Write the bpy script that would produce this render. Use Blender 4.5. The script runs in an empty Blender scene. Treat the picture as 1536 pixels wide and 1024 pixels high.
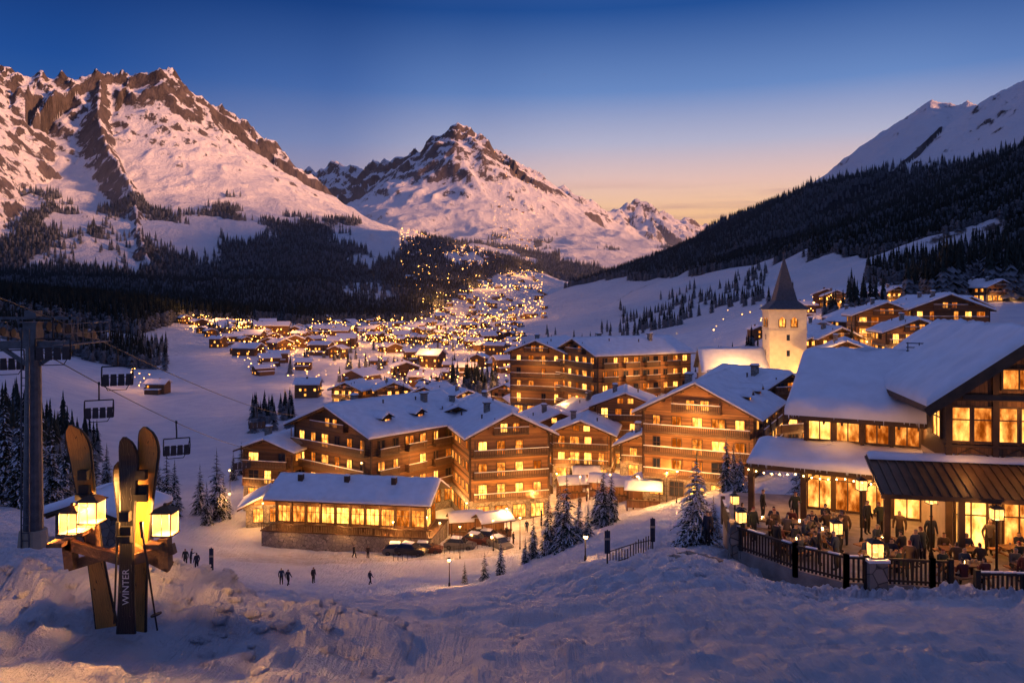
import bpy, math, random, numpy as np, time
from mathutils import Vector, Matrix, Quaternion
R=random.Random(11)
T0=time.time()
def tick(s): print('T',s,round(time.time()-T0,1))
sc=bpy.context.scene
COL=sc.collection
# ------------------------------------------------------------------ pixel helper: image column/row plus depth -> world metres
def SV(b,v,Y): return ((b-768)/1200*Y, Y, (450-v)/1200*Y)
def BX(b,Y): return (b-768)/1200*Y
# ------------------------------------------------------------------ noise
_rs=np.random.RandomState(3)
_perm=_rs.permutation(4096).astype(np.int64)
_ang=_rs.rand(4096)*2*np.pi
_gx=np.cos(_ang);_gy=np.sin(_ang)
def perlin(x,y,seed=0):
    x=np.asarray(x,float);y=np.asarray(y,float)
    xi=np.floor(x).astype(np.int64);yi=np.floor(y).astype(np.int64)
    xf=x-xi;yf=y-yi
    u=xf*xf*xf*(xf*(xf*6-15)+10);v=yf*yf*yf*(yf*(yf*6-15)+10)
    def g(ix,iy,dx,dy):
        h=_perm[(_perm[(ix+seed*57)&4095]+iy)&4095]
        return _gx[h]*dx+_gy[h]*dy
    a=g(xi,yi,xf,yf);b=g(xi+1,yi,xf-1,yf);c=g(xi,yi+1,xf,yf-1);d=g(xi+1,yi+1,xf-1,yf-1)
    return (a+(b-a)*u)+((c+(d-c)*u)-(a+(b-a)*u))*v
def fbm(x,y,o=5,seed=0,gain=.5):
    s=0;a=1;f=1
    for i in range(o):
        s=s+a*perlin(x*f+i*13.7,y*f-i*7.3,seed+i);a*=gain;f*=2.03
    return s
def ridged(x,y,o=5,seed=0,gain=.5):
    s=0;a=1;f=1;w=1
    for i in range(o):
        n=1-np.abs(perlin(x*f+i*3.1,y*f+i*9.7,seed+i))*2
        n=n*n*w;s=s+a*n;w=np.clip(n*1.6,0,1);a*=gain;f*=2.1
    return s
def sst(a,b,x):
    t=np.clip((x-a)/(b-a),0,1);return t*t*(3-2*t)
# ------------------------------------------------------------------ terrain
TD=np.array([6,12,20,30,42,60,85,110,130,160,200,260,350,500,800,1300,2200,4000,9000,16000.])
TP=np.array([-350,0,200,400,600,768,900,1050,1200,1350,1536,1900.])
TT=np.array([
[1010,900,870,845,820,800,775,740,710,670,630,585,530,475,435,450,455,455,452,451],
[1010,900,870,845,820,800,775,740,710,670,630,585,535,485,450,450,455,455,452,451],
[1010,905,880,862,850,838,822,800,765,720,675,630,585,525,470,460,455,455,452,451],
[1015,915,900,893,888,884,872,825,775,720,672,625,580,532,492,476,465,457,453,451],
[1020,930,912,905,898,890,868,825,775,720,672,625,585,545,508,485,470,460,454,451],
[1022,925,905,893,882,868,850,815,775,718,672,625,583,545,508,485,470,460,454,451],
[1022,915,885,862,845,822,802,780,750,705,660,612,568,530,500,480,468,458,453,451],
[1020,905,870,845,820,790,762,738,710,670,628,580,535,500,470,462,460,456,453,451],
[1020,920,900,885,850,790,730,690,655,610,565,515,480,450,425,440,450,455,452,451],
[1020,925,908,898,818,730,670,630,600,560,525,490,460,420,385,420,440,452,452,451],
[1020,925,912,900,818,715,640,600,570,540,510,480,445,410,385,420,440,452,452,451],
[1020,925,912,900,818,715,640,600,570,540,510,480,445,410,385,420,440,452,452,451]],float)
def _cr(p0,p1,p2,p3,t):
    return .5*((2*p1)+(-p0+p2)*t+(2*p0-5*p1+4*p2-p3)*t*t+(-p0+3*p1-3*p2+p3)*t**3)
def table(x,y):
    Y=np.maximum(y,6.)
    px=np.clip(768+1200*x/np.maximum(Y+0*x,6.),-350,1900)
    fi=np.interp(px,TP,np.arange(len(TP)));fj=np.interp(np.log(Y),np.log(TD),np.arange(len(TD)))
    i=np.clip(fi.astype(int),0,len(TP)-2);j=np.clip(fj.astype(int),0,len(TD)-2)
    ti=fi-i;tj=fj-j
    def row(ii):
        ii=np.clip(ii,0,len(TP)-1)
        g=lambda jj:TT[ii,np.clip(jj,0,len(TD)-1)]
        return _cr(g(j-1),g(j),g(j+1),g(j+2),tj)
    v=_cr(row(i-1),row(i),row(i+1),row(i+2),ti)
    z=(450-v)*Y/1200
    near=-1.7+(z+1.7)*np.clip(y,-6,6)/6
    return np.where(y<6,near,z)
RIDGES=[
 dict(n='L',A=1050,B=1150,g=72,gs=125,j=25,pts=[SV(-700,60,1900),SV(-300,90,2200),SV(0,100,2400),SV(50,107,2430),SV(110,116,2460),SV(150,106,2500),SV(195,113,2560),SV(245,96,2600),SV(290,128,2650),SV(345,172,2700),SV(385,191,2700),SV(425,229,2700),SV(470,268,2700),SV(520,308,2700),SV(580,348,2700),SV(640,392,2700),SV(710,436,2700),SV(770,466,2700)]),
 dict(n='L2',A=900,B=1100,g=44,gs=130,j=14,pts=[SV(0,104,2400),SV(-40,190,1900),SV(-60,290,1500)]),
 dict(n='L3',A=1000,B=700,g=40,gs=95,j=14,pts=[SV(345,176,2700),SV(372,262,2380),SV(408,345,2080),SV(440,420,1800)]),
 dict(n='L4',A=1000,B=700,g=40,gs=95,j=12,pts=[SV(150,116,2500),SV(165,212,2150),SV(200,300,1750),SV(240,386,1400)]),
 dict(n='C',A=1150,B=1250,g=100,gs=190,j=38,pts=[SV(300,330,5200),SV(430,262,5000),SV(500,243,4900),SV(545,245,4800),SV(600,236,4700),SV(640,214,4600),SV(662,198,4520),SV(690,186,4500),SV(718,200,4500),SV(742,232,4550),SV(775,281,4600),SV(815,311,4650),SV(860,337,4700),SV(925,378,4800),SV(990,415,4900),SV(1030,440,5000)]),
 dict(n='C2',A=1150,B=900,g=60,gs=160,j=24,pts=[SV(690,188,4500),SV(716,288,4150),SV(745,360,3850),SV(770,425,3500),SV(790,470,3200)]),
 dict(n='C3',A=1150,B=900,g=60,gs=160,j=24,pts=[SV(560,248,4800),SV(560,330,4200),SV(600,400,3600)]),
 dict(n='F',A=1300,B=1700,g=120,gs=330,j=48,pts=[SV(700,300,7500),SV(780,270,7500),SV(850,281,7500),SV(900,308,7600),SV(925,312,7800),SV(958,297,8000),SV(1000,318,8000),SV(1050,334,8200),SV(1110,354,8400),SV(1180,398,8600)]),
 dict(n='G',A=1500,B=2200,g=130,gs=450,j=65,pts=[SV(900,365,13000),SV(1040,342,12500),SV(1080,334,12500),SV(1125,330,12500),SV(1165,346,12500),SV(1260,380,12500)]),
 dict(n='R',A=680,B=900,g=26,gs=120,j=8,pts=[(1350,-2200,420),(1050,-900,430),(1180,-200,420),(1230,500,430),SV(1700,60,1250),SV(1536,118,1450),SV(1480,152,1520),SV(1440,156,1560),SV(1400,148,1600),SV(1370,172,1640),SV(1330,208,1680),SV(1308,236,1700),SV(1270,262,1740),SV(1200,300,1800),SV(1140,338,1900),SV(1080,368,2050),SV(1030,396,2200),SV(960,428,2400),SV(880,460,2600),SV(840,478,2700)]),
]
def ridge_eval(r,x,y):
    best=np.full(x.shape,-1e9);bs=np.zeros(x.shape);bd=np.full(x.shape,1e9)
    s0=0
    for a,b in zip(r['pts'][:-1],r['pts'][1:]):
        dx=b[0]-a[0];dy=b[1]-a[1];l2=dx*dx+dy*dy;l=math.sqrt(l2)
        t=np.clip(((x-a[0])*dx+(y-a[1])*dy)/l2,0,1)
        d=np.hypot(x-a[0]-t*dx,y-a[1]-t*dy)
        h=a[2]+(b[2]-a[2])*t-r['A']*(1-np.exp(-d/r['B']))
        m=h>best
        best=np.where(m,h,best);bs=np.where(m,s0+t*l,bs);bd=np.where(m,d,bd)
        s0+=l
    return best,bs,bd
def mountains(x,y):
    wx=x+60*perlin(x/420,y/420,40);wy=y+60*perlin(x/420+5,y/420+9,41)
    out=np.full(x.shape,-1e9);dR=None
    for k,r in enumerate(RIDGES):
        h,s,d=ridge_eval(r,wx*.5+x*.5,wy*.5+y*.5)
        gs=r['gs']
        gul=ridged(s/gs+.35*perlin(x/gs/2,y/gs/2,7+k),d/(gs*8)+k*7.7,4,20+k)-.9
        am=r['g']*sst(0,gs*1.6,d)*np.clip(1-d/(r['B']*2.3),0.1,1)
        dec=.14+.86*np.exp(-d/(gs*2.2))
        jag=r['j']*(ridged(x/(gs*.8),y/(gs*.8),5,60+k,.5)-1.0)*dec
        h=h+gul*am+jag
        if r['n']=='R': dR=d
        out=np.maximum(out,h)
    return out,dR
def Hbase(x,y):
    z=table(x,y)
    e=((x+4.1)/2.6)**2+((y-8.3)/1.35)**2
    z=z+.70*np.exp(-e)*(1+.25*perlin(x*1.7,y*1.7,5))
    e=((x-7.6)/2.4)**2+((y-34)/3)**2
    z=z+.45*np.exp(-e)
    e=((x-11.0)/3.2)**2+((y-33.2)/2.6)**2
    z=z-.75*np.exp(-e)
    m=sst(10,12.4,x)*sst(32.2,34.2,y)*(1-sst(54,60,y))
    z=z*(1-m)+np.minimum(z,-12.7)*m
    w=sst(70,300,y)
    z=z+w*2.2*perlin(x/60,y/60,9)+sst(150,500,y)*5*perlin(x/150,y/150,12)*np.where(x<0,1,.7)
    return z
def Hfull(x,y):
    x=np.asarray(x,float);y=np.asarray(y,float)
    z=Hbase(x,y)
    if y.max()>330:
        m,dR=mountains(x,y)
        k=14.
        zz=np.logaddexp(np.clip(z/k,-500,500),np.clip(m/k,-500,500))*k
        q=sst(330,480,y)
        z=np.where(y>330,zz*q+z*(1-q),z)
    return z
def near_detail(x,y):
    fade=1-sst(60,260,y)
    d=.30*fbm(x/5.5,y/5.5,3,70)*fade
    bank=np.clip(np.exp(-(((x-15)/8)**2+((y-26)/5.5)**2))*1.2+1.1*np.exp(-(((x+4.2)/3.2)**2+((y-8)/1.8)**2))+.55*sst(.0,.35,perlin(x/9,y/14,75))*np.clip(1-y/60,0,1)+.5*np.exp(-((x-5)/4)**2-((y-7.5)/2)**2),0,1.3)
    wx=x+.5*perlin(x/1.1,y/1.1,33);wy=y+.5*perlin(x/1.1+4,y/1.1,34)
    lump=np.maximum(ridged(wx/1.5,wy/1.5,4,71)-.7,0)
    sz=np.clip(y/22,.36,1)
    d=d+bank*sz*(.40*lump+.24*np.maximum(fbm(wx/.7,wy/.7,3,72),-.1)+.40*np.maximum(perlin(wx/2.4,wy/2.4,73),0))
    far=np.clip(1-y/120,0,1);nb=(1-np.clip(bank*.9,0,1))
    for (a,f,am,sd) in ((.95,2.2,.10,80),(1.15,3.3,.075,82),(.7,1.4,.10,84),(.2,2.7,.06,86),(-.75,1.9,.08,88),(1.35,2.9,.07,90)):
        q=x*math.cos(a)-y*math.sin(a)*.55+2.4*perlin(x/9,y/15,sd)
        mk=sst(-.12,.2,perlin(x/5+sd,y/9,sd+1))
        sn_=np.sin(q*f*2)
        d=d-am*far*nb*mk*(np.clip(sn_*2.2-1.0,0,1)-.35*np.clip(-sn_*2.2-1.0,0,1))*np.clip(y/10,.6,3.5)
    d=d+.06*fbm(x/.5,y/.5,4,77,.6)*np.clip(1-y/90,0,1)
    return d
def grid_mesh(name,X,Y,Z,mat,attrs=None):
    n,m=X.shape
    co=np.stack([X,Y,Z],-1).reshape(-1,3).astype(np.float32)
    idx=np.arange(n*m).reshape(n,m)
    q=np.stack([idx[:-1,:-1],idx[:-1,1:],idx[1:,1:],idx[1:,:-1]],-1).reshape(-1,4).astype(np.int32)
    me=bpy.data.meshes.new(name);me.vertices.add(len(co));me.vertices.foreach_set('co',co.ravel())
    me.loops.add(q.size);me.loops.foreach_set('vertex_index',q.ravel())
    me.polygons.add(len(q));me.polygons.foreach_set('loop_start',np.arange(0,q.size,4,dtype=np.int32))
    me.polygons.foreach_set('use_smooth',np.ones(len(q),bool))
    me.update(calc_edges=True)
    for k,a in (attrs or {}).items():
        at=me.attributes.new(k,'FLOAT','POINT');at.data.foreach_set('value',a.astype(np.float32).ravel())
    me.materials.append(mat)
    o=bpy.data.objects.new(name,me);COL.objects.link(o);return o
# ------------------------------------------------------------------ materials
def newmat(name):
    m=bpy.data.materials.new(name);m.use_nodes=True
    nt=m.node_tree;b=nt.nodes['Principled BSDF'];return m,nt,b
def N(nt,t,**k):
    n=nt.nodes.new(t)
    for a,v in k.items(): setattr(n,a,v)
    return n
def ramp(nt,src,stops,interp='LINEAR'):
    r=nt.nodes.new('ShaderNodeValToRGB');r.color_ramp.interpolation=interp
    e=r.color_ramp.elements
    while len(e)<len(stops): e.new(.5)
    for i,(p,c) in enumerate(stops):
        e[i].position=p;e[i].color=(c[0],c[1],c[2],1) if not isinstance(c,(int,float)) else (c,c,c,1)
    nt.links.new(src,r.inputs[0]);return r.outputs[0]
def mixc(nt,f,a,b):
    n=nt.nodes.new('ShaderNodeMix');n.data_type='RGBA'
    for s,v in ((n.inputs[0],f),(n.inputs[6],a),(n.inputs[7],b)):
        if isinstance(v,bpy.types.NodeSocket): nt.links.new(v,s)
        elif isinstance(v,(int,float)): s.default_value=v
        else: s.default_value=(*v[:3],1)
    return n.outputs[2]
def mth(nt,op,a,b=None,c=None,clamp=False):
    n=nt.nodes.new('ShaderNodeMath');n.operation=op;n.use_clamp=clamp
    for s,v in zip(n.inputs,(a,b,c)):
        if v is None: continue
        if isinstance(v,bpy.types.NodeSocket): nt.links.new(v,s)
        else: s.default_value=v
    return n.outputs[0]
def noise(nt,vec,scale,det=4,rough=.55,dist=0):
    n=N(nt,'ShaderNodeTexNoise');n.inputs['Scale'].default_value=scale;n.inputs['Detail'].default_value=det
    n.inputs['Roughness'].default_value=rough;n.inputs['Distortion'].default_value=dist
    if vec is not None: nt.links.new(vec,n.inputs['Vector'])
    return n.outputs['Fac']
def bump(nt,b,h,st,dist=.05):
    n=nt.nodes.new('ShaderNodeBump');n.inputs['Strength'].default_value=st;n.inputs['Distance'].default_value=dist
    nt.links.new(h,n.inputs['Height']);nt.links.new(n.outputs[0],b.inputs['Normal'])
def simple(name,c,rough=.7,var=.3,scale=3,metal=0,bmp=.2):
    m,nt,b=newmat(name)
    tc=nt.nodes.new('ShaderNodeTexCoord').outputs['Object']
    f=noise(nt,tc,scale)
    lo=tuple(x*(1-var) for x in c);hi=tuple(min(1,x*(1+var)) for x in c)
    nt.links.new(ramp(nt,f,[(.3,lo),(.7,hi)]),b.inputs['Base Color'])
    b.inputs['Roughness'].default_value=rough;b.inputs['Metallic'].default_value=metal
    if bmp: bump(nt,b,noise(nt,tc,scale*6),bmp,.02)
    return m
def wood(name,c,plank=.18,axis=2,var=.45):
    m,nt,b=newmat(name)
    tc=nt.nodes.new('ShaderNodeTexCoord').outputs['Object']
    sp=nt.nodes.new('ShaderNodeSeparateXYZ');nt.links.new(tc,sp.inputs[0])
    z=mth(nt,'DIVIDE',sp.outputs[axis],plank)
    fr=mth(nt,'FRACT',z);cell=mth(nt,'FLOOR',z)
    wn=nt.nodes.new('ShaderNodeTexWhiteNoise');wn.noise_dimensions='1D';nt.links.new(cell,wn.inputs['W'])
    mp=nt.nodes.new('ShaderNodeMapping');mp.inputs['Scale'].default_value=(.6,.6,9) if axis==2 else (6,6,.6);nt.links.new(tc,mp.inputs[0])
    g=noise(nt,mp.outputs[0],2.2,5,.6)
    k=mth(nt,'ADD',mth(nt,'MULTIPLY',wn.outputs[0],.5),mth(nt,'MULTIPLY',g,.7))
    lo=tuple(x*(1-var) for x in c);hi=tuple(x*(1+var) for x in c)
    colr=ramp(nt,k,[(.25,lo),(.85,hi)])
    seam=ramp(nt,fr,[(0,.25),(.08,1),(.94,1),(1,.25)])
    mm=nt.nodes.new('ShaderNodeMix');mm.data_type='RGBA';mm.blend_type='MULTIPLY';mm.inputs[0].default_value=1
    nt.links.new(colr,mm.inputs[6]);nt.links.new(seam,mm.inputs[7]);nt.links.new(mm.outputs[2],b.inputs['Base Color'])
    b.inputs['Roughness'].default_value=.75;bump(nt,b,seam,.5,.02);return m
def stone(name,c=(.3,.26,.22)):
    m,nt,b=newmat(name);tc=nt.nodes.new('ShaderNodeTexCoord').outputs['Object']
    v=N(nt,'ShaderNodeTexVoronoi');v.inputs['Scale'].default_value=1.9;nt.links.new(tc,v.inputs['Vector'])
    e=N(nt,'ShaderNodeTexVoronoi',feature='DISTANCE_TO_EDGE');e.inputs['Scale'].default_value=1.9;nt.links.new(tc,e.inputs['Vector'])
    bw=nt.nodes.new('ShaderNodeRGBToBW');nt.links.new(v.outputs['Color'],bw.inputs[0])
    base=mixc(nt,bw.outputs[0],tuple(x*.6 for x in c),tuple(x*1.3 for x in c))
    ed=ramp(nt,e.outputs['Distance'],[(0,0),(.06,1)])
    nt.links.new(mixc(nt,ed,(.05,.045,.04),base),b.inputs['Base Color'])
    b.inputs['Roughness'].default_value=.85;bump(nt,b,ed,.6,.05);return m
def glowpane(name,lo,hi,sc_=1.3,s0=.5,s1=3.,samp=True):
    m,nt,b=newmat(name);nt.nodes.remove(b)
    out=[n for n in nt.nodes if n.type=='OUTPUT_MATERIAL'][0]
    tc=nt.nodes.new('ShaderNodeTexCoord').outputs['Object']
    ge=nt.nodes.new('ShaderNodeNewGeometry')
    mp=nt.nodes.new('ShaderNodeMapping');mp.inputs['Scale'].default_value=(1.6,1.6,.7);nt.links.new(tc,mp.inputs[0])
    f=noise(nt,mp.outputs[0],sc_,3,.6)
    isl=ge.outputs['Random Per Island']
    k=mth(nt,'ADD',mth(nt,'MULTIPLY_ADD',mth(nt,'SUBTRACT',f,.5),1.7,.45),mth(nt,'MULTIPLY',mth(nt,'SUBTRACT',isl,.5),.8),clamp=True)
    colr=ramp(nt,k,[(.1,lo),(.85,hi)])
    st=mth(nt,'MULTIPLY_ADD',mth(nt,'POWER',k,1.6),s1-s0,s0)
    em=nt.nodes.new('ShaderNodeEmission');nt.links.new(colr,em.inputs[0]);nt.links.new(st,em.inputs[1])
    nt.links.new(em.outputs[0],out.inputs[0])
    if not samp: m.cycles.emission_sampling='NONE'
    return m
def emit(name,c,s,samp=True):
    m,nt,b=newmat(name);b.inputs['Base Color'].default_value=(*c,1)
    b.inputs['Emission Color'].default_value=(*c,1);b.inputs['Emission Strength'].default_value=s
    if not samp: m.cycles.emission_sampling='NONE'
    return m
M_snow_roof=simple('roof_snow',(.80,.82,.87),.6,.08,.8,bmp=.5)
M_wood=wood('dark_timber_cladding',(.17,.085,.036))
M_wood2=wood('honey_timber_cladding',(.32,.16,.065))
M_woodv=wood('vertical_timber_boards',(.20,.10,.045),.2,0)
M_beam=simple('timber_beam',(.075,.04,.02),.7,.35,2)
M_plaster=simple('warm_plaster',(.42,.34,.25),.9,.12,1.5)
M_stone=stone('stone_wall')
M_pane=glowpane('lit_window_glass',(1,.20,.012),(1,.47,.09),1.1,.35,4.4)
M_pane_near=glowpane('lit_restaurant_glass',(1,.18,.010),(1,.48,.10),1.5,.22,3.8)
M_pane_far=glowpane('lit_far_window',(1,.26,.02),(1,.48,.09),.3,.9,5.0,samp=False)
M_dark,nt_,b_=newmat('unlit_window_glass');b_.inputs['Base Color'].default_value=(.02,.025,.04,1);b_.inputs['Roughness'].default_value=.08
M_frame=simple('window_frame',(.10,.055,.028),.6,.2,3,bmp=0)
M_metal=simple('galvanised_steel',(.10,.105,.12),.5,.3,3,metal=.5,bmp=.1)
M_dmetal=simple('dark_iron',(.025,.025,.028),.5,.2,4,metal=.5,bmp=.1)
M_bulb=emit('lamp_bulb',(1,.60,.2),18)
M_bulb_far=emit('far_street_light',(1,.42,.08),18,False)
M_copper=simple('brown_metal_roof',(.16,.09,.05),.45,.25,1.5,metal=.4)
M_slate=simple('grey_slate',(.09,.09,.10),.7,.3,3)
# ------------------------------------------------------------------ mesh builder
class MB:
    def __init__(s): s.v=[];s.f=[];s.m=[]
    def add(s,vs,fs,m=0):
        o=len(s.v);s.v+=[tuple(p) for p in vs]
        for f in fs: s.f.append(tuple(i+o for i in f));s.m.append(m)
    BF=[(0,3,2,1),(4,5,6,7),(0,1,5,4),(1,2,6,5),(2,3,7,6),(3,0,4,7)]
    def box(s,x0,x1,y0,y1,z0,z1,m=0):
        s.add([(x0,y0,z0),(x1,y0,z0),(x1,y1,z0),(x0,y1,z0),(x0,y0,z1),(x1,y0,z1),(x1,y1,z1),(x0,y1,z1)],s.BF,m)
    def hexa(s,p,m=0): s.add(p,s.BF,m)
    def obox(s,o,ux,n,a0,a1,b0,b1,z0,z1,m=0):
        P=lambda a,b,z:(o[0]+ux[0]*a+n[0]*b,o[1]+ux[1]*a+n[1]*b,o[2]+z)
        s.add([P(a0,b1,z0),P(a1,b1,z0),P(a1,b0,z0),P(a0,b0,z0),P(a0,b1,z1),P(a1,b1,z1),P(a1,b0,z1),P(a0,b0,z1)],s.BF,m)
    def beam(s,p,q,w,h,m=0,up=(0,0,1)):
        p=Vector(p);q=Vector(q);d=(q-p).normalized();u=Vector(up)
        if abs(d.dot(u))>.98: u=Vector((0,1,0))
        sx=d.cross(u).normalized()*w/2;sz=sx.cross(d).normalized()*h/2
        s.add([p-sx-sz,p+sx-sz,q+sx-sz,q-sx-sz,p-sx+sz,p+sx+sz,q+sx+sz,q-sx+sz],s.BF,m)
    def tube(s,p,q,r0,r1,n=8,m=0):
        p=Vector(p);q=Vector(q);d=(q-p).normalized();u=Vector((0,0,1)) if abs(d.z)<.95 else Vector((0,1,0))
        a=d.cross(u).normalized();b=a.cross(d)
        vs=[]
        for c,r in ((p,r0),(q,r1)):
            for i in range(n):
                t=2*math.pi*i/n;vs.append(c+(a*math.cos(t)+b*math.sin(t))*r)
        fs=[(i,(i+1)%n,n+(i+1)%n,n+i) for i in range(n)]+[tuple(range(n))[::-1],tuple(range(n,2*n))]
        s.add(vs,fs,m)
    def path(s,pts,r,n=6,m=0):
        for a,b in zip(pts[:-1],pts[1:]): s.tube(a,b,r,r,n,m)
    def ball(s,c,r,m=0,n=8,k=5,sq=(1,1,1),jit=0):
        vs=[(c[0],c[1],c[2]-r*sq[2])]
        for j in range(1,k):
            ph=-math.pi/2+math.pi*j/k
            for i in range(n):
                t=2*math.pi*i/n;q=r*(1+jit*(R.random()-.5))
                vs.append((c[0]+q*math.cos(ph)*math.cos(t)*sq[0],c[1]+q*math.cos(ph)*math.sin(t)*sq[1],c[2]+q*math.sin(ph)*sq[2]))
        vs.append((c[0],c[1],c[2]+r*sq[2]))
        fs=[(0,1+(i+1)%n,1+i) for i in range(n)]
        for j in range(k-2):
            for i in range(n):
                a=1+j*n+i;b=1+j*n+(i+1)%n;fs.append((a,b,b+n,a+n))
        t=len(vs)-1;o=1+(k-2)*n
        fs+=[(o+i,o+(i+1)%n,t) for i in range(n)]
        s.add(vs,fs,m)
    def snow(s,c00,c10,c11,c01,t=.45,du=.6,m=0,out=.12,ridge=True,w=.55,seed=1):
        a,b,c,d=[np.array(tuple(p),float) for p in (c00,c10,c11,c01)]
        lu=np.linalg.norm(b-a);lv=np.linalg.norm(d-a)
        nu=max(3,int(lu/du));nv=max(3,int(lv/du))
        U=np.array([0,.08/lu]+[i/nu for i in range(1,nu)]+[1-.08/lu,1]);V=np.array([0]+[i/nv for i in range(1,nv)]+[1-.08/lv,1])
        VV,UU=np.meshgrid(V,U,indexing='ij');u_=UU[...,None];v_=VV[...,None]
        p=(a*(1-u_)+b*u_)*(1-v_)+(d*(1-u_)+c*u_)*v_
        e=np.minimum(np.minimum(UU*lu,(1-UU)*lu),(1-VV)*lv)
        if not ridge: e=np.minimum(e,VV*lv)
        f=.35+.65*np.sqrt(np.maximum(0,1-(1-np.minimum(1,e/w))**2))
        nz=perlin(p[...,0]*.55+seed*3.3,p[...,1]*.55+p[...,2]*.3,seed)*.5+perlin(p[...,0]*1.9,p[...,1]*1.9+seed,seed+3)*.2
        top=p.copy();top[...,2]+=.015+t*f*(1+nz)
        top[-1,:,:2]+= (top[-1,:,:2]-top[-2,:,:2])*perlin(U*lu*.5,U*0+seed,seed+9)[:,None]*1.2
        n=len(U);k=len(V);vs=[tuple(q) for q in top.reshape(-1,3)]
        fs=[(j*n+i,j*n+i+1,(j+1)*n+i+1,(j+1)*n+i) for j in range(k-1) for i in range(n-1)]
        o=len(vs)
        ring=[i for i in range(n)]+[j*n+n-1 for j in range(1,k)]+[(k-1)*n+i for i in range(n-2,-1,-1)]+[j*n for j in range(k-2,0,-1)]
        pf=p.reshape(-1,3);vs+=[(pf[i][0],pf[i][1],pf[i][2]+.004) for i in ring]
        L=len(ring)
        fs+=[(ring[i],o+i,o+(i+1)%L,ring[(i+1)%L]) for i in range(L)]
        s.add(vs,fs,m)
    def mesh(s,name,mats,smooth=False):
        me=bpy.data.meshes.new(name);me.from_pydata(s.v,[],s.f)
        for m in mats: me.materials.append(m)
        me.polygons.foreach_set('material_index',s.m)
        if smooth: me.polygons.foreach_set('use_smooth',[True]*len(s.f))
        me.update();return me
    def build(s,name,mats,parent=None,loc=(0,0,0),rz=0,smooth=False):
        o=bpy.data.objects.new(name,s.mesh(name,mats,smooth));COL.objects.link(o)
        o.location=loc;o.rotation_euler=(0,0,rz)
        if parent: o.parent=parent
        return o
def empty(name,loc,rz=0,parent=None):
    e=bpy.data.objects.new(name,None);COL.objects.link(e);e.location=loc;e.rotation_euler=(0,0,rz)
    e.empty_display_size=.5
    if parent: e.parent=parent
    return e
def plight(name,loc,P,parent=None,r=.12,c=(1,.43,.11)):
    l=bpy.data.lights.new(name,'POINT');l.energy=P;l.color=c;l.shadow_soft_size=r
    o=bpy.data.objects.new(name,l);COL.objects.link(o);o.location=loc
    if parent: o.parent=parent
    return o
# ------------------------------------------------------------------ ground + mountains
def snow_mat():
    m,nt,b=newmat('snow_ground')
    g=nt.nodes.new('ShaderNodeNewGeometry').outputs['Position']
    f=noise(nt,g,.15,6,.6)
    lane=N(nt,'ShaderNodeAttribute',attribute_name='lane').outputs['Fac']
    lf=mth(nt,'MULTIPLY',lane,ramp(nt,noise(nt,g,.9,5,.7),[(.35,.2),(.6,1)]))
    c=ramp(nt,f,[(.3,(.66,.69,.77)),(.7,(.87,.87,.89))])
    nt.links.new(mixc(nt,lf,c,(.42,.38,.35)),b.inputs['Base Color'])
    b.inputs['Roughness'].default_value=.5
    mp=nt.nodes.new('ShaderNodeMapping');mp.inputs['Rotation'].default_value=(0,0,-.6);mp.inputs['Scale'].default_value=(3.0,.35,1);nt.links.new(g,mp.inputs[0])
    h=mth(nt,'ADD',noise(nt,g,5,7,.72),mth(nt,'MULTIPLY',noise(nt,mp.outputs[0],.9,5,.6,1.0),2.2))
    h=mth(nt,'ADD',h,mth(nt,'MULTIPLY',noise(nt,g,.12,4),2.5))
    bump(nt,b,h,1.0,.24);return m
M_ground=snow_mat()
def mtn_mat():
    m,nt,b=newmat('alpine_rock_and_snow')
    ge=nt.nodes.new('ShaderNodeNewGeometry');pos=ge.outputs['Position']
    mp=nt.nodes.new('ShaderNodeMapping');mp.inputs['Scale'].default_value=(1,1,.3);nt.links.new(pos,mp.inputs[0])
    n1=noise(nt,mp.outputs[0],.008,9,.7);n2=noise(nt,mp.outputs[0],.035,8,.75)
    at=N(nt,'ShaderNodeAttribute',attribute_name='rock').outputs['Fac']
    fo=N(nt,'ShaderNodeAttribute',attribute_name='forest').outputs['Fac']
    k=mth(nt,'ADD',at,mth(nt,'MULTIPLY',mth(nt,'SUBTRACT',n1,.5),1.0))
    k=mth(nt,'ADD',k,mth(nt,'MULTIPLY',mth(nt,'SUBTRACT',n2,.5),2.9))
    rk=ramp(nt,k,[(.44,0),(.60,1)])
    rock=ramp(nt,n2,[(.35,(.045,.040,.040)),(.68,(.20,.165,.15))])
    snow=ramp(nt,n1,[(.3,(.76,.77,.80)),(.7,(.90,.90,.90))])
    c=mixc(nt,rk,snow,rock)
    n3=noise(nt,pos,.045,4,.7)
    ff=mth(nt,'ADD',fo,mth(nt,'MULTIPLY',mth(nt,'SUBTRACT',n3,.5),1.6))
    ff=ramp(nt,ff,[(.35,0),(.62,1)])
    ff=mth(nt,'MULTIPLY',ff,mth(nt,'GREATER_THAN',fo,.02))
    c=mixc(nt,ff,c,(.022,.028,.03))
    nt.links.new(c,b.inputs['Base Color']);b.inputs['Roughness'].default_value=.8
    b.inputs['Specular IOR Level'].default_value=.15
    h=mth(nt,'ADD',mth(nt,'MULTIPLY',n2,mth(nt,'MULTIPLY_ADD',rk,1.2,.45)),mth(nt,'MULTIPLY',n1,2.6))
    bump(nt,b,h,.8,13);return m
M_mtn=mtn_mat()
nU,nS=900,1150
u=np.linspace(-.95,.95,nU)
s=np.exp(np.linspace(math.log(4),math.log(520),nS))
S,U=np.meshgrid(s,u,indexing='ij')
Yg=S-6;Xg=U*S
Zg=Hfull(Xg,Yg)+near_detail(Xg,Yg)*sst(-6,2,Yg)
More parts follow.
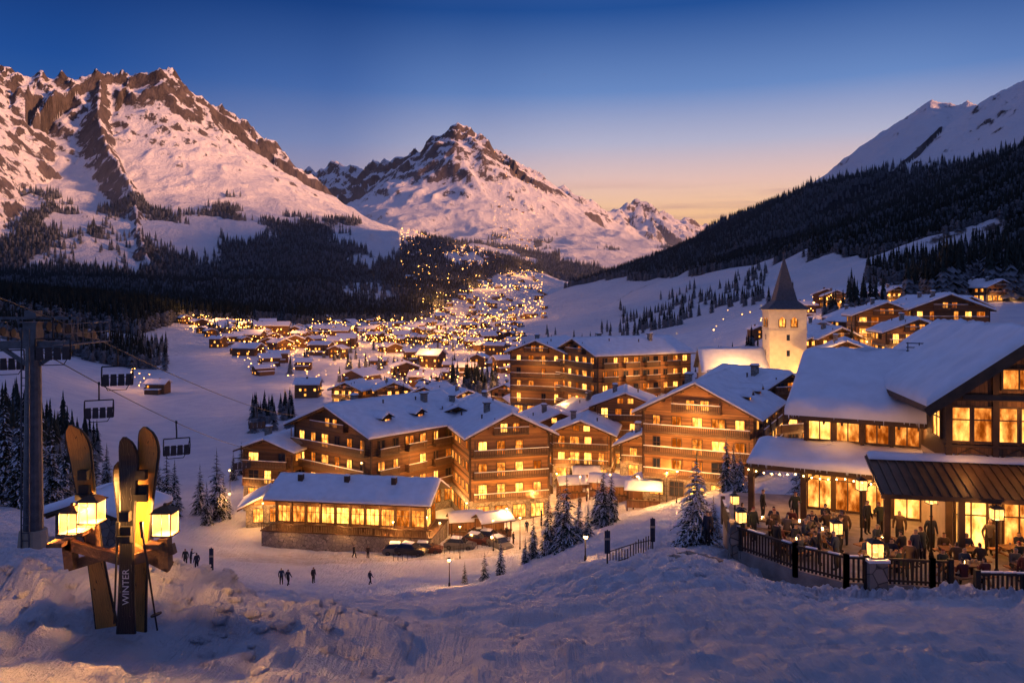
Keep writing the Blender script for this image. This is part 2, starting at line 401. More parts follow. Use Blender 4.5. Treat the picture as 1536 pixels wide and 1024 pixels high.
lanes=[[(-34,104),(-16,106),(0,104),(6,112),(4,120),(7,130),(12,142),(14,156),(18,172)],[(6,112),(18,116),(30,104)],[(12,142),(0,170),(-10,230),(-30,300),(-60,420)]]
ld=np.full(Xg.shape,1e9)
for ln in lanes:
    for a,b in zip(ln[:-1],ln[1:]):
        dx,dy=b[0]-a[0],b[1]-a[1];t=np.clip(((Xg-a[0])*dx+(Yg-a[1])*dy)/(dx*dx+dy*dy),0,1);ld=np.minimum(ld,np.hypot(Xg-a[0]-t*dx,Yg-a[1]-t*dy))
lane=(1-sst(2.5,5.5,ld+1.2*perlin(Xg/4,Yg/4,3)))*.75
Zg=Zg-lane*.25
grid_mesh('snow_ground',Xg,Yg,Zg,M_ground,{'lane':lane})
nUm,nSm=1000,900
u=np.linspace(-1.15,1.15,nUm);s=np.exp(np.linspace(math.log(508),math.log(14500),nSm))
S,U=np.meshgrid(s,u,indexing='ij');Ym=S;Xm=U*S
Zm=Hfull(Xm,Ym)
_,dR=mountains(Xm,Ym)
def gza(x,y):
    x=np.asarray(x,float);y=np.asarray(y,float)
    sN=y+6;fi=np.log(np.maximum(sN,4)/4)/math.log(130)*(nS-1);fj=(x/sN+.95)/1.9*(nU-1)
    fi2=np.log(np.maximum(y,508)/508)/math.log(14500/508)*(nSm-1);fj2=(x/y+1.15)/2.3*(nUm-1)
    def bl(Z,i,j):
        i=np.clip(i,0,Z.shape[0]-1.001);j=np.clip(j,0,Z.shape[1]-1.001);a=i.astype(int);b=j.astype(int);p=i-a;q=j-b
        return (Z[a,b]*(1-q)+Z[a,b+1]*q)*(1-p)+(Z[a+1,b]*(1-q)+Z[a+1,b+1]*q)*p
    return np.where(y<510,bl(Zg,fi,fj),bl(Zm,fi2,fj2))
def gz(x,y): return float(gza(np.array([x]),np.array([y]))[0])
P=np.stack([Xm,Ym,Zm],-1)
e1=np.gradient(P,axis=0);e2=np.gradient(P,axis=1);nn=np.cross(e2,e1);nn/=np.linalg.norm(nn,axis=-1,keepdims=True)
nz=np.abs(nn[...,2])
def forest_mask(x,y,z,dR):
    px=768+1200*x/y
    nz1=fbm(x/170,y/170,4,90)
    fing=ridged(x/210+.2*perlin(x/90,y/90,3),y/600,3,95)-.9
    tl=195+120*nz1+100*fing
    left=(px<840)&(y<3900)
    lo=np.interp(px,[-400,0,200,300,420,520,700,840],[500,520,520,860,980,860,1500,2600])+200*fbm(x/200,y/200,3,97)
    a=sst(0,70,tl-z)*sst(0,60,y-lo)*left*(z>-31)
    b=sst(0,50,245+60*nz1-z)*sst(0,30,700+120*fbm(x/110,y/110,3,98)-dR)*(x>0)*(y<3200)*(z>-34)
    clr=sst(.22,.34,perlin(x/130+4,y/420,99));b=b*(1-.8*clr*(z>90))
    clr=sst(.18,.30,perlin(x/150,y/260+3,89));a=a*(1-.8*clr)
    c=sst(0,90,230+200*nz1+120*fing-z)*(y>=3200)*(y<7500)*.66*(z>-60)
    return np.clip(a+b+c,0,1)
F=forest_mask(Xm,Ym,Zm,dR)
hi=sst(60,420,Zm)
sel=Zm>150
T=np.percentile(nz[sel],16)
rock=.29+(T-nz)*2.8-.06*(1-hi)
crest=np.exp(-((Xm+290)**2/(2*330**2)+(Ym-4500)**2/(2*420**2)))*.28
rock=rock+crest*sst(500,800,Zm)+.10*sst(430,720,Zm)*(Ym<3600)
rock=np.where((Xm>250)&(Ym<3200),rock-.04,rock)
grid_mesh('alpine_mountain_range',Xm,Ym,Zm,M_mtn,{'forest':F,'rock':rock})
# valley flank continues beside and behind lookout; unseen, added to block sun
xs=np.linspace(330,2300,110);ys=np.linspace(-2600,620,150)
XX,YY=np.meshgrid(xs,ys)
mm_,d2=mountains(XX,YY);base=-10+(XX-330)*.12
ZZ=np.where((YY>-6)&(XX<1.15*np.maximum(YY,0)),-60,np.maximum(mm_,base))
fo2=sst(0,50,245-ZZ)*sst(0,60,YY*0+700-d2)
grid_mesh('unseen_sun_block_flank',XX,YY,ZZ,M_mtn,{'forest':fo2,'rock':np.full(XX.shape,.1)})
tick('terrain')
# ------------------------------------------------------------------ conifers
def conif_mat(name,c,sn):
    m,nt,b=newmat(name)
    tc=nt.nodes.new('ShaderNodeTexCoord').outputs['Object'];f=noise(nt,tc,2.5,3)
    oi=nt.nodes.new('ShaderNodeObjectInfo').outputs['Random']
    k=mth(nt,'ADD',mth(nt,'MULTIPLY',f,.7),mth(nt,'MULTIPLY',oi,.3))
    col=ramp(nt,k,[(.25,tuple(x*.5 for x in c)),(.8,tuple(x*1.5 for x in c))])
    if sn:
        g=nt.nodes.new('ShaderNodeNewGeometry');sp=nt.nodes.new('ShaderNodeSeparateXYZ');nt.links.new(g.outputs['Normal'],sp.inputs[0])
        q=mth(nt,'ADD',mth(nt,'ABSOLUTE',sp.outputs[2]),mth(nt,'MULTIPLY',noise(nt,tc,.9,3),.8))
        col=mixc(nt,mth(nt,'MULTIPLY',ramp(nt,q,[(.95,0),(1.3,1)]),sn),col,(.6,.64,.72))
    nt.links.new(col,b.inputs['Base Color']);b.inputs['Roughness'].default_value=.9;b.inputs['Specular IOR Level'].default_value=.1;return m
M_need=conif_mat('conifer_needles',(.035,.05,.032),0)
M_needfar=conif_mat('distant_conifer_needles',(.03,.04,.035),.28)
M_bark=simple('bark',(.05,.035,.025),.9,.3,5)
M_treesnow=simple('branch_snow',(.78,.8,.85),.7,.08,4,bmp=0)
def spruce_far(seed):
    r=random.Random(seed);b=MB()
    b.tube((0,0,-.15),(0,0,.9),.016,.004,4,1)
    n=12
    for i in range(n):
        t=i/(n-1);z=.03+.90*t;rad=(.20*(1-t)**.85+.015)*(.8+.4*r.random());k=7 if t<.7 else 4
        a0=r.random()*6
        for j in range(k):
            a=a0+2*math.pi*j/k+r.uniform(-.3,.3);q=rad*r.uniform(.7,1.2);da=.8
            b.add([(0,0,z+.08),(math.cos(a-da)*q*.6,math.sin(a-da)*q*.6,z),(math.cos(a)*q,math.sin(a)*q,z-.06),(math.cos(a+da)*q*.6,math.sin(a+da)*q*.6,z)],[(0,1,2,3)],0)
    b.add([(0,-.012,.9),(.012,.01,.9),(-.012,.01,.9),(0,0,1.02)],[(0,1,3),(1,2,3),(2,0,3)],0)
    return b.mesh('distant_conifer',[M_needfar,M_bark])
def spruce(seed,H=10,snowy=.4,n=20,width=.2):
    r=random.Random(seed);b=MB()
    b.tube((0,0,-.8),(0,0,H*.55),H*.018,H*.010,8,1);b.tube((0,0,H*.55),(0,0,H*.98),H*.010,.012,6,1)
    for i in range(n):
        t=i/(n-1);z=H*(.05+.91*t);rad=H*(width*(1-t)**.8+.012)*r.uniform(.8,1.15);k=max(5,int(11*(1-t)+4))
        a0=r.random()*6
        for j in range(k):
            a=a0+2*math.pi*j/k+r.uniform(-.35,.35);q=rad*r.uniform(.6,1.18);zz=z+r.uniform(-.02,.02)*H
            ca,sa=math.cos(a),math.sin(a)
            dr=.32+.25*(1-t)
            up=.1*q
            P=lambda s_:Vector((ca*q*s_,sa*q*s_,zz+up*math.sin(s_*2.5)-dr*q*s_**1.6))
            b.beam(P(0),P(.8),.02*H/10+.01,.02*H/10+.01,1)
            m=max(3,int(4+q*1.6))
            for e in range(m):
                s0=(e+.4)/m;p=P(s0);ln=q*.34*(1.15-s0)+.05*H/10
                for sd in (-1,1):
                    aa=a+sd*r.uniform(.6,1.15);L=ln*r.uniform(.7,1.25)
                    d=Vector((math.cos(aa),math.sin(aa),r.uniform(-.55,-.1)));w=Vector((-math.sin(aa),math.cos(aa),0))*L*.24
                    tip=p+d*L;md=p+d*L*.5
                    b.add([p,md+w+Vector((0,0,-.03)),tip,md-w+Vector((0,0,-.03))],[(0,1,2,3)],0)
                    if r.random()<.5: b.add([p,md+Vector((0,0,-L*.25)),tip+Vector((0,0,-L*.12))],[(0,1,2)],0)
                    if r.random()<snowy:
                        o=Vector((0,0,.035*H/8));b.add([p+o,md+w*.8+o,tip*.9+p*.1+o*.7,md-w*.8+o],[(0,1,2,3)],2)
            tip=P(1);w=Vector((-sa,ca,0))*q*.09;md=P(.72)
            b.add([P(.5),md+w,tip,md-w],[(0,1,2,3)],0)
            if r.random()<snowy+.2:
                o=Vector((0,0,.05*H/8));b.add([P(.35)+o,md+w*1.3+o,tip+o*.4,md-w*1.3+o],[(0,1,2,3)],2)
    b.tube((0,0,H*.9),(0,0,H*1.03),.05,.005,5,0)
    return b.mesh('pine_tree',[M_need,M_bark,M_treesnow])
def scatter(name,pts,scl,rot,coll):
    me=bpy.data.meshes.new(name);me.vertices.add(len(pts));me.vertices.foreach_set('co',np.asarray(pts,np.float32).ravel())
    for k,a in (('sc',scl),('rt',rot)):
        at=me.attributes.new(k,'FLOAT','POINT');at.data.foreach_set('value',np.asarray(a,np.float32))
    o=bpy.data.objects.new(name,me);COL.objects.link(o)
    ng=bpy.data.node_groups.new(name+'_nodes','GeometryNodeTree')
    ng.interface.new_socket('Geometry',in_out='INPUT',socket_type='NodeSocketGeometry')
    ng.interface.new_socket('Geometry',in_out='OUTPUT',socket_type='NodeSocketGeometry')
    gi=ng.nodes.new('NodeGroupInput');go=ng.nodes.new('NodeGroupOutput')
    ci=ng.nodes.new('GeometryNodeCollectionInfo');ci.inputs['Collection'].default_value=coll
    ci.inputs['Separate Children'].default_value=True;ci.inputs['Reset Children'].default_value=True
    ip=ng.nodes.new('GeometryNodeInstanceOnPoints');ip.inputs['Pick Instance'].default_value=True
    a=ng.nodes.new('GeometryNodeInputNamedAttribute');a.data_type='FLOAT';a.inputs['Name'].default_value='sc'
    c=ng.nodes.new('GeometryNodeInputNamedAttribute');c.data_type='FLOAT';c.inputs['Name'].default_value='rt'
    cx=ng.nodes.new('ShaderNodeCombineXYZ')
    L=ng.links.new
    L(gi.outputs[0],ip.inputs['Points']);L(ci.outputs[0],ip.inputs['Instance']);L(c.outputs[0],cx.inputs[2])
    L(cx.outputs[0],ip.inputs['Rotation']);L(a.outputs[0],ip.inputs['Scale']);L(ip.outputs[0],go.inputs[0])
    md=o.modifiers.new('scatter','NODES');md.node_group=ng;return o
def proto_coll(name,meshes):
    c=bpy.data.collections.new(name)
    for me in meshes:
        c.objects.link(bpy.data.objects.new(me.name,me))
    return c
far_coll=proto_coll('distant_conifers',[spruce_far(i) for i in range(4)])
rs=np.random.RandomState(5)
n=300000
yy=512+rs.rand(n)*3140;uu=rs.rand(n)*2.0-.98;xx=uu*yy
zz=gza(xx,yy)
bi=np.clip((np.log(yy/508)/math.log(14500/508)*(nSm-1)).round().astype(int),0,nSm-1);bj=np.clip(((uu+1.15)/2.3*(nUm-1)).round().astype(int),0,nUm-1)
ff=F[bi,bj]
keep=rs.rand(n)<ff*.9
tang=Zm/Ym;run=np.maximum.accumulate(tang,axis=0)
keep&=((zz+30)/yy>run[np.maximum(bi-2,0),bj])
xx,yy,zz=xx[keep],yy[keep],zz[keep]
print('forest',len(xx))
hs=(12+11*rs.rand(len(xx)))*(1+.1*(yy>2000))
scatter('distant_conifer_forest',np.stack([xx,yy,zz-.6],-1),hs,rs.rand(len(xx))*6.28,far_coll)
cand=[]
def belt(b0,b1,y0,y1,n,h0,h1,clump=None):
    k=0
    while k<n:
        k+=1
        b=R.uniform(b0,b1);Y=R.uniform(y0,y1);x=BX(b,Y)
        if clump is not None and float(perlin(x/45,Y/45,66))<clump: continue
        cand.append((x,Y,gz(x,Y)-.5,R.uniform(h0,h1)))
belt(1270,1325,270,330,30,12,18);belt(1360,1410,330,400,40,17,24);belt(1408,1445,330,420,50,22,30);belt(1480,1545,330,440,54,20,29)
belt(1235,1265,300,340,9,8,14);belt(675,745,320,360,40,9,14);belt(375,440,225,270,30,6,9.5);belt(990,1020,300,360,7,10,14);belt(890,915,330,380,6,10,14)
belt(-60,110,120,200,110,8,13);belt(105,150,150,200,12,7,10);belt(1300,1545,460,620,220,13,20);belt(1450,1545,430,500,90,15,22);belt(195,250,430,560,60,9,13);belt(0,215,430,520,320,10,15)
belt(820,960,500,800,60,8,13,.05);belt(1040,1150,230,300,14,7,11);belt(430,780,380,900,260,7,11,0);belt(290,420,640,900,90,9,13);belt(560,680,280,420,14,6,10);belt(930,1150,600,1000,420,10,15,.02)
belt(770,1010,215,300,34,6,10);belt(1190,1480,180,260,44,6,10);belt(1150,1450,420,520,70,10,15,.08)
c=np.array(cand);scatter('meadow_conifers',c[:,:3],c[:,3],rs.rand(len(c))*6.28,far_coll)
PT=[spruce(1,10,.4),spruce(2,10,.5,18,.22),spruce(3,10,.35,22,.17)]
PTS=spruce(9,5,.95,22,.30)
def tree(b,Y,h,k=0,snowy=False,x=None):
    x=BX(b,Y) if x is None else x
    o=bpy.data.objects.new('snowy_pine_tree' if snowy else 'pine_tree',PTS if snowy else PT[k%3]);COL.objects.link(o)
    o.location=(x,Y,gz(x,Y)-.1);s=h/(5 if snowy else 10);o.scale=(s,s,s*R.uniform(.95,1.05));o.rotation_euler=(0,0,R.random()*6)
for i,(b,Y,h) in enumerate([(822,86,6.5),(850,84,8.2),(838,90,7),(800,88,4.8),(868,88,5),(905,97,8),(917,100,6.8),(882,86,3.8),(788,84,3),(1090,98,6.8),
    (727,70,2.9),(751,72,3.4),(697,68,2.0),(325,128,11.5),(310,124,6.5),(300,132,8),(250,128,11),(262,134,9),(238,136,8.5),(335,136,6),
    (6,104,13),(30,98,12),(78,112,12),(98,120,11),(58,125,13),(118,128,10),(-20,96,12),(140,138,9),(1125,75,3),(160,150,8),(835,104,5),(1110,92,5),(350,160,6),(362,166,7),(896,103,6),(1100,104,6)]): tree(b,Y,h,i)
tree(1045,42,4.7,0,True);tree(1122,60,4.2,0,True);tree(1198,60,5.4,0,True);tree(1070,50,2.6,0,True)
tick('trees')
# ------------------------------------------------------------------ buildings
def window(fr,pn,dk,o,ux,n,a,z,w,h,lit=True,mull=1,frm=.09):
    t=pn if lit else dk
    P=lambda aa,zz:(o[0]+ux[0]*aa+n[0]*.045,o[1]+ux[1]*aa+n[1]*.045,o[2]+zz)
    t.add([P(a-w/2,z),P(a+w/2,z),P(a+w/2,z+h),P(a-w/2,z+h)],[(0,1,2,3)],0 if lit else 1)
    fr.obox(o,ux,n,a-w/2-frm,a-w/2,0,.12,z-frm,z+h+frm);fr.obox(o,ux,n,a+w/2,a+w/2+frm,0,.12,z-frm,z+h+frm)
    fr.obox(o,ux,n,a-w/2,a+w/2,0,.118,z-frm,z);fr.obox(o,ux,n,a-w/2,a+w/2,0,.118,z+h,z+h+frm)
    for i in range(mull):
        c=a-w/2+w*(i+1)/(mull+1);fr.obox(o,ux,n,c-.035,c+.035,.0,.09,z,z+h)
    if h>1.3: fr.obox(o,ux,n,a-w/2,a+w/2,0,.085,z+h*.62,z+h*.62+.06)
def balcony(mb,o,ux,n,a0,a1,z,dep=1.3,slat=.28):
    mb.obox(o,ux,n,a0,a1,.0,dep,z-.16,z,0)
    mb.obox(o,ux,n,a0,a1,dep-.08,dep,z+.95,z+1.05,0);mb.obox(o,ux,n,a0,a1,dep-.07,dep-.01,z+.12,z+.2,0)
    for e in (a0,a1-.08):
        mb.obox(o,ux,n,e,e+.08,.0,dep-.09,z+.95,z+1.04,0)
        for k in range(3): mb.obox(o,ux,n,e+.02,e+.06,.2+k*.4,.3+k*.4,z,z+.95,0)
    k=int((a1-a0)/slat)
    for i in range(k):
        c=a0+(i+.5)*(a1-a0)/k;mb.obox(o,ux,n,c-.085,c+.085,dep-.055,dep-.02,z+.02,z+.93,0)
    mb.obox(o,ux,n,a0,a1,dep-.1,dep+.02,z+1.053,z+1.15,1)
    for q in (a0+.05,a1-.2): mb.obox(o,ux,n,q,q+.15,dep-.2,dep-.09,z,z+2.6,0)
def chalet(name,b,Y,rot,W,L,fl,fh=3.1,base=.6,pitch=21,wood_=None,sp=2.7,balc=True,lit=.8,dorm=0,chim=1,P=160,nl=None,z=None,glz=True,bside=0,x=None,snow=.5,stonef=True,ox=1.2,oy=1.5,seed=0,bw=True):
    x=BX(b,Y) if x is None else x
    z=gz(x,Y)-.2 if z is None else z
    r=random.Random(seed+int(Y*7)+int(W*3));e=empty(name,(x,Y,z),math.radians(rot))
    H=base+fl*fh;tp=math.tan(math.radians(pitch));rise=W/2*tp
    wl=MB();hw=W/2
    wl.box(-hw-.08,hw+.08,-.08,L+.08,-6,base+fh-.2,1);wl.box(-hw,hw,0,L,base+fh-.35,H,0)
    wl.add([(-hw,0,H),(hw,0,H),(0,0,H+rise),(-hw,L,H),(hw,L,H),(0,L,H+rise)],[(0,1,2),(4,3,5),(1,4,5,2),(3,0,2,5)],0)
    for i in range(1,fl):
        wl.box(-hw-.06,hw+.06,-.06,.0,base+i*fh-.1,base+i*fh+.1,2)
        wl.box(hw,hw+.06,0,L,base+i*fh-.1,base+i*fh+.1,2);wl.box(-hw-.06,-hw,0,L,base+i*fh-.1,base+i*fh+.1,2)
    for sx in (-1,1): wl.box(sx*hw-.16,sx*hw+.16,-.12,.14,base+fh-.15,H,2)
    wl.build('walls',[wood_ or M_wood,M_stone if stonef else M_plaster,M_beam],e)
    rf=MB();sn=MB()
    for sx in (-1,1):
        ex=sx*(hw+ox);ez=H-ox*tp+.08;rz=H+rise+.08
        y0,y1=-oy,L+oy*.6;t=.24
        rf.add([(0,y0,rz),(0,y1,rz),(ex,y1,ez),(ex,y0,ez),(0,y0,rz-t),(0,y1,rz-t),(ex,y1,ez-t),(ex,y0,ez-t)],[(0,1,2,3),(7,6,5,4),(0,3,7,4),(1,5,6,2),(3,2,6,7)],0)
        sn.snow((0,y0-.05,rz),(0,y1+.05,rz),(ex+sx*.08,y1+.05,ez),(ex+sx*.08,y0-.05,ez),snow,max(.7,W/18),0,seed=r.randint(1,99))
        for f in (.25,.6,.95):
            rf.beam((sx*hw*f,-oy+.15,H+rise*(1-f)-.22),(sx*hw*f,.1,H+rise*(1-f)-.22),.2,.24,1)
        k=int(L/1.6)
        for i in range(k): rf.beam((sx*(hw-.1),(i+.5)*L/k,H-.1),(sx*(hw+ox-.1),(i+.5)*L/k,H-.1-(ox)*tp),.12,.16,1)
    rf.beam((0,-oy+.1,H+rise-.28),(0,.1,H+rise-.28),.24,.28,1)
    for c in range(chim):
        cy=L*(.3+.4*c);cx=hw*.35*(1 if c%2 else -1);cz=H+rise*.65
        rf.box(cx-.45,cx+.45,cy-.45,cy+.45,cz-.5,cz+2.0,2);rf.box(cx-.6,cx+.6,cy-.6,cy+.6,cz+2.003,cz+2.15,1)
        sn.snow((cx-.55,cy-.55,cz+2.16),(cx+.55,cy-.55,cz+2.16),(cx+.55,cy+.55,cz+2.16),(cx-.55,cy+.55,cz+2.16),.3,.4,0,ridge=False,w=.3)
    for c in range(int(L/6)):
        cx=r.uniform(.2,.8)*hw*r.choice((-1,1));cy=r.uniform(.1,.9)*L;cz=H+rise*(1-abs(cx)/hw)
        rf.tube((cx,cy,cz-.2),(cx,cy,cz+1.1),.12,.12,8,0);rf.tube((cx,cy,cz+1.1),(cx,cy,cz+1.25),.2,.1,8,0)
    fr=MB();pn=MB();bl=MB()
    for d in range(dorm):
        for sx in ((1,) if dorm else ()):
            cy=L*(d+.7)/(dorm+.4);x1=sx*(hw*.78);zb=H+rise*.16
            rf.box(min(x1*.35,x1),max(x1*.35,x1),cy-1.0,cy+1.0,zb-.3,zb+1.35,3)
            rf.add([(x1,cy-1,zb+1.35),(x1,cy+1,zb+1.35),(x1,cy,zb+2.0),(0,cy,zb+2.0)],[(0,1,2)],3)
            for q in (-1,1):
                sn.snow((x1*.1,cy,zb+2.08),(x1+sx*.5,cy,zb+2.08),(x1+sx*.5,cy+q*1.4,zb+1.3),(x1*.3,cy+q*1.4,zb+1.3),.35,.6,0,w=.4)
                rf.add([(x1*.1,cy,zb+2.06),(x1+sx*.45,cy,zb+2.06),(x1+sx*.45,cy+q*1.35,zb+1.28),(x1*.3,cy+q*1.35,zb+1.28)],[(0,1,2,3)],1)
            window(fr,pn,pn,(x1,cy,zb),(0,1),(sx,0),0,.15,1.0,.95,True,1)
    rf.build('roof',[M_beam,M_beam,M_stone,M_woodv],e);sn.build('roof_snow',[M_snow_roof],e,smooth=True)
    walls=[((-hw,0,0),(1,0),(0,-1),W,True),((hw,0,0),(0,1),(1,0),L,False),((-hw,L,0),(0,-1),(-1,0),L,False)]
    for wi,(o,ux,n,ln,front) in enumerate(walls):
        k=max(1,int((ln-1.4)/sp))
        wt=[r.choice((.95,1.2,1.3,1.75)) for _ in range(k)]
        for i in range(fl):
            off=.1 if i==0 else 0
            oo=(o[0]+n[0]*off*.8,o[1]+n[1]*off*.8,o[2])
            for j in range(k):
                a=(j+.5)*(ln-1.0)/k+.5
                if i==0 and glz: window(fr,pn,pn,oo,ux,n,a,base+.25,min(2.0,sp-.6),2.0,r.random()<.93,2)
                else:
                    if r.random()<.07: continue
                    tall=front and balc and r.random()<.4
                    window(fr,pn,pn,oo,ux,n,a,base+i*fh+(.15 if tall else .9),min(wt[j],sp-.7),2.1 if tall else 1.3,r.random()<lit,1)
        if front:
            if rise>1.9:
                for a in ((W*.5-1.0),(W*.5+1.0)): window(fr,pn,pn,o,ux,n,a,H+.25,1.1,1.0 if rise<2.6 else 1.3,r.random()<lit,1)
            if balc:
                for i in range(1,fl):
                    if bw or i%2: balcony(bl,o,ux,n,(.4 if bw else W*.22),(W-.4 if bw else W*.78),base+i*fh+.02)
                if rise>2.4: balcony(bl,o,ux,n,W*.28,W*.72,H+.0,1.1)
        elif (bside and wi==1) or (bside==2):
            for i in range(1,fl):
                for q in range(max(1,int(ln/6))):
                    a0=1+q*6
                    if a0+4<ln: balcony(bl,o,ux,n,a0,a0+4.0,base+i*fh+.02,1.1)
    fr.build('window_frames',[M_frame],e);pn.build('window_panes',[M_pane,M_dark],e)
    if bl.v: bl.build('balconies',[M_frame,M_snow_roof],e)
    if nl is None: nl=[(-hw*.6,-2.6,base+2.6),(hw*.6,-2.6,base+2.6),(hw+1.8,L*.3,base+2.6)]
    for q,(lx,ly,lz) in enumerate(nl): plight('facade_fill_light',(lx,ly,lz),P*4.0,e,.16)  # facade lights without fixtures, added to warm the walls
    return e
D=chalet
D('alpine_hotel',497,131,-40,20,25,4,3.35,1.4,20,M_wood,2.9,True,.8,3,2,230,z=-35.8,bside=1,snow=.55,nl=[(-7,-3.5,4),(0,-4,4),(7,-4,4),(13.0,5,4.2),(13.0,12,4.2),(13.0,20,4.2),(3,-4,9),(13,9,10)])
D('alpine_hotel',765,127,16,13,20,4,3.4,1.6,26,M_wood2,2.6,True,.88,0,1,260,z=-36.3,bside=1,snow=.5,nl=[(-5,-4,4.2),(0,-4,4.4),(5.5,-4,4.2),(2,-4,9.5),(8.5,6,4),(-8.2,4,4)])
D('hotel_wing',690,141,-8,14,16,4,3.3,1.6,20,M_wood,2.7,True,.8,0,2,150,z=-36)
D('annex_chalet',402,134,-14,9,9,3,3,1.4,20,M_wood,2.5,True,.85,0,1,120,z=-35.2)
D('wooden_hut',400,124,10,6,5,1,3,.4,26,M_wood2,2,False,1,0,0,90,z=-34.9,glz=True)
D('village_chalet',872,150,-12,11,11,3,3,.8,22,M_wood2,2.4,True,.95,0,1,260)
D('village_chalet',838,168,14,12,12,3,3,.6,21,M_wood,2.5,True,.8,0,1,150)
D('village_chalet',938,160,-8,12,12,4,3,.6,21,M_wood2,2.3,True,.98,0,1,300,z=-33.5)
D('village_chalet',905,180,18,13,11,3,3,.6,21,M_wood2,2.3,True,.9,0,1,200)
D('village_inn',965,140,-20,8,8,2,3,.6,24,M_wood2,2.2,True,1,0,1,220)
D('mountain_hotel',806,196,-22,14,22,5,3.1,.8,21,M_wood2,2.6,True,.8,0,1,160,z=-29,nl=[(-4,-4,6),(4,-4,10),(0,-4,13),(9,8,6)])
D('mountain_hotel',866,188,-62,17,27,5,3.1,.8,20,M_wood2,2.8,True,.8,0,2,170,z=-28.6,bside=1,nl=[(11.5,4,5),(11.5,12,5),(11.5,20,5),(11.5,8,12),(11.5,18,12),(0,-4,5)])
D('village_chalet',1000,186,12,13,12,2,3,.6,22,M_wood,2.6,True,.8,0,1,130)
D('village_chalet',925,215,-18,13,13,2,3,.6,22,M_wood,2.6,True,.7,0,1,90)
D('lodge_hotel',1046,111,-27,15.5,19,4,3.05,.7,27,M_wood2,2.5,True,.9,2,1,300,z=-28.4,bside=1,snow=.5,nl=[(-5.5,-4,3.6),(0,-4.2,3.6),(5.5,-4,3.6),(-3,-4,8.6),(3.5,-4,8.6),(0,-3.2,12.3),(9.9,4,3.5),(9.9,11,3.5)])
D('village_chalet',1178,128,24,13,15,3,3,.8,25,M_wood,2.6,True,.5,0,1,110,z=-24.6)
D('village_chalet',1085,150,-10,12,12,3,3,.6,22,M_wood2,2.4,True,.9,0,1,200,z=-27)
for i,(b,Y,rt,W,fl,lt) in enumerate([(1232,232,-12,14,2,.9),(1258,205,16,12,2,.8),(1330,205,-14,15,3,.95),(1308,232,10,13,2,.9),(1366,222,8,13,2,.9),(1425,196,-18,17,3,.9),(1452,240,12,14,2,.8),(1215,205,8,11,2,.9),(1376,178,-10,13,2,.9),
      (1475,345,-10,15,2,.5),(1500,330,14,14,2,.5),(1525,350,0,14,2,.6),(1100,250,-8,11,1,.8),(1270,172,-20,12,2,.7),(975,248,8,12,2,.8),(1035,228,-16,12,2,.8),(850,240,-12,12,2,.9),(800,252,10,13,2,.8),(760,285,-34,13,2,.8),(700,262,25,12,2,.8),(640,268,-28,13,2,.7),(590,285,14,12,2,.8),(520,290,-20,12,2,.7),(1285,250,-6,12,2,.9),(1400,262,14,13,2,.9),(1430,400,-8,13,2,.8),(1345,370,12,12,2,.8),(1255,390,-14,12,2,.8),(1040,182,-22,12,2,.9),(1070,200,16,12,2,.9),(1125,215,-8,12,2,.9)]):
    D('hillside_chalet',b,Y,rt,W,W*.9,fl,2.9,.5,22,M_wood if i%2 else M_wood2,2.5,True,lt,0,1,120,snow=.6,nl=[(-W*.3,-3.2,3.0),(W*.3,-3.2,3.0)])
tick('chalets')
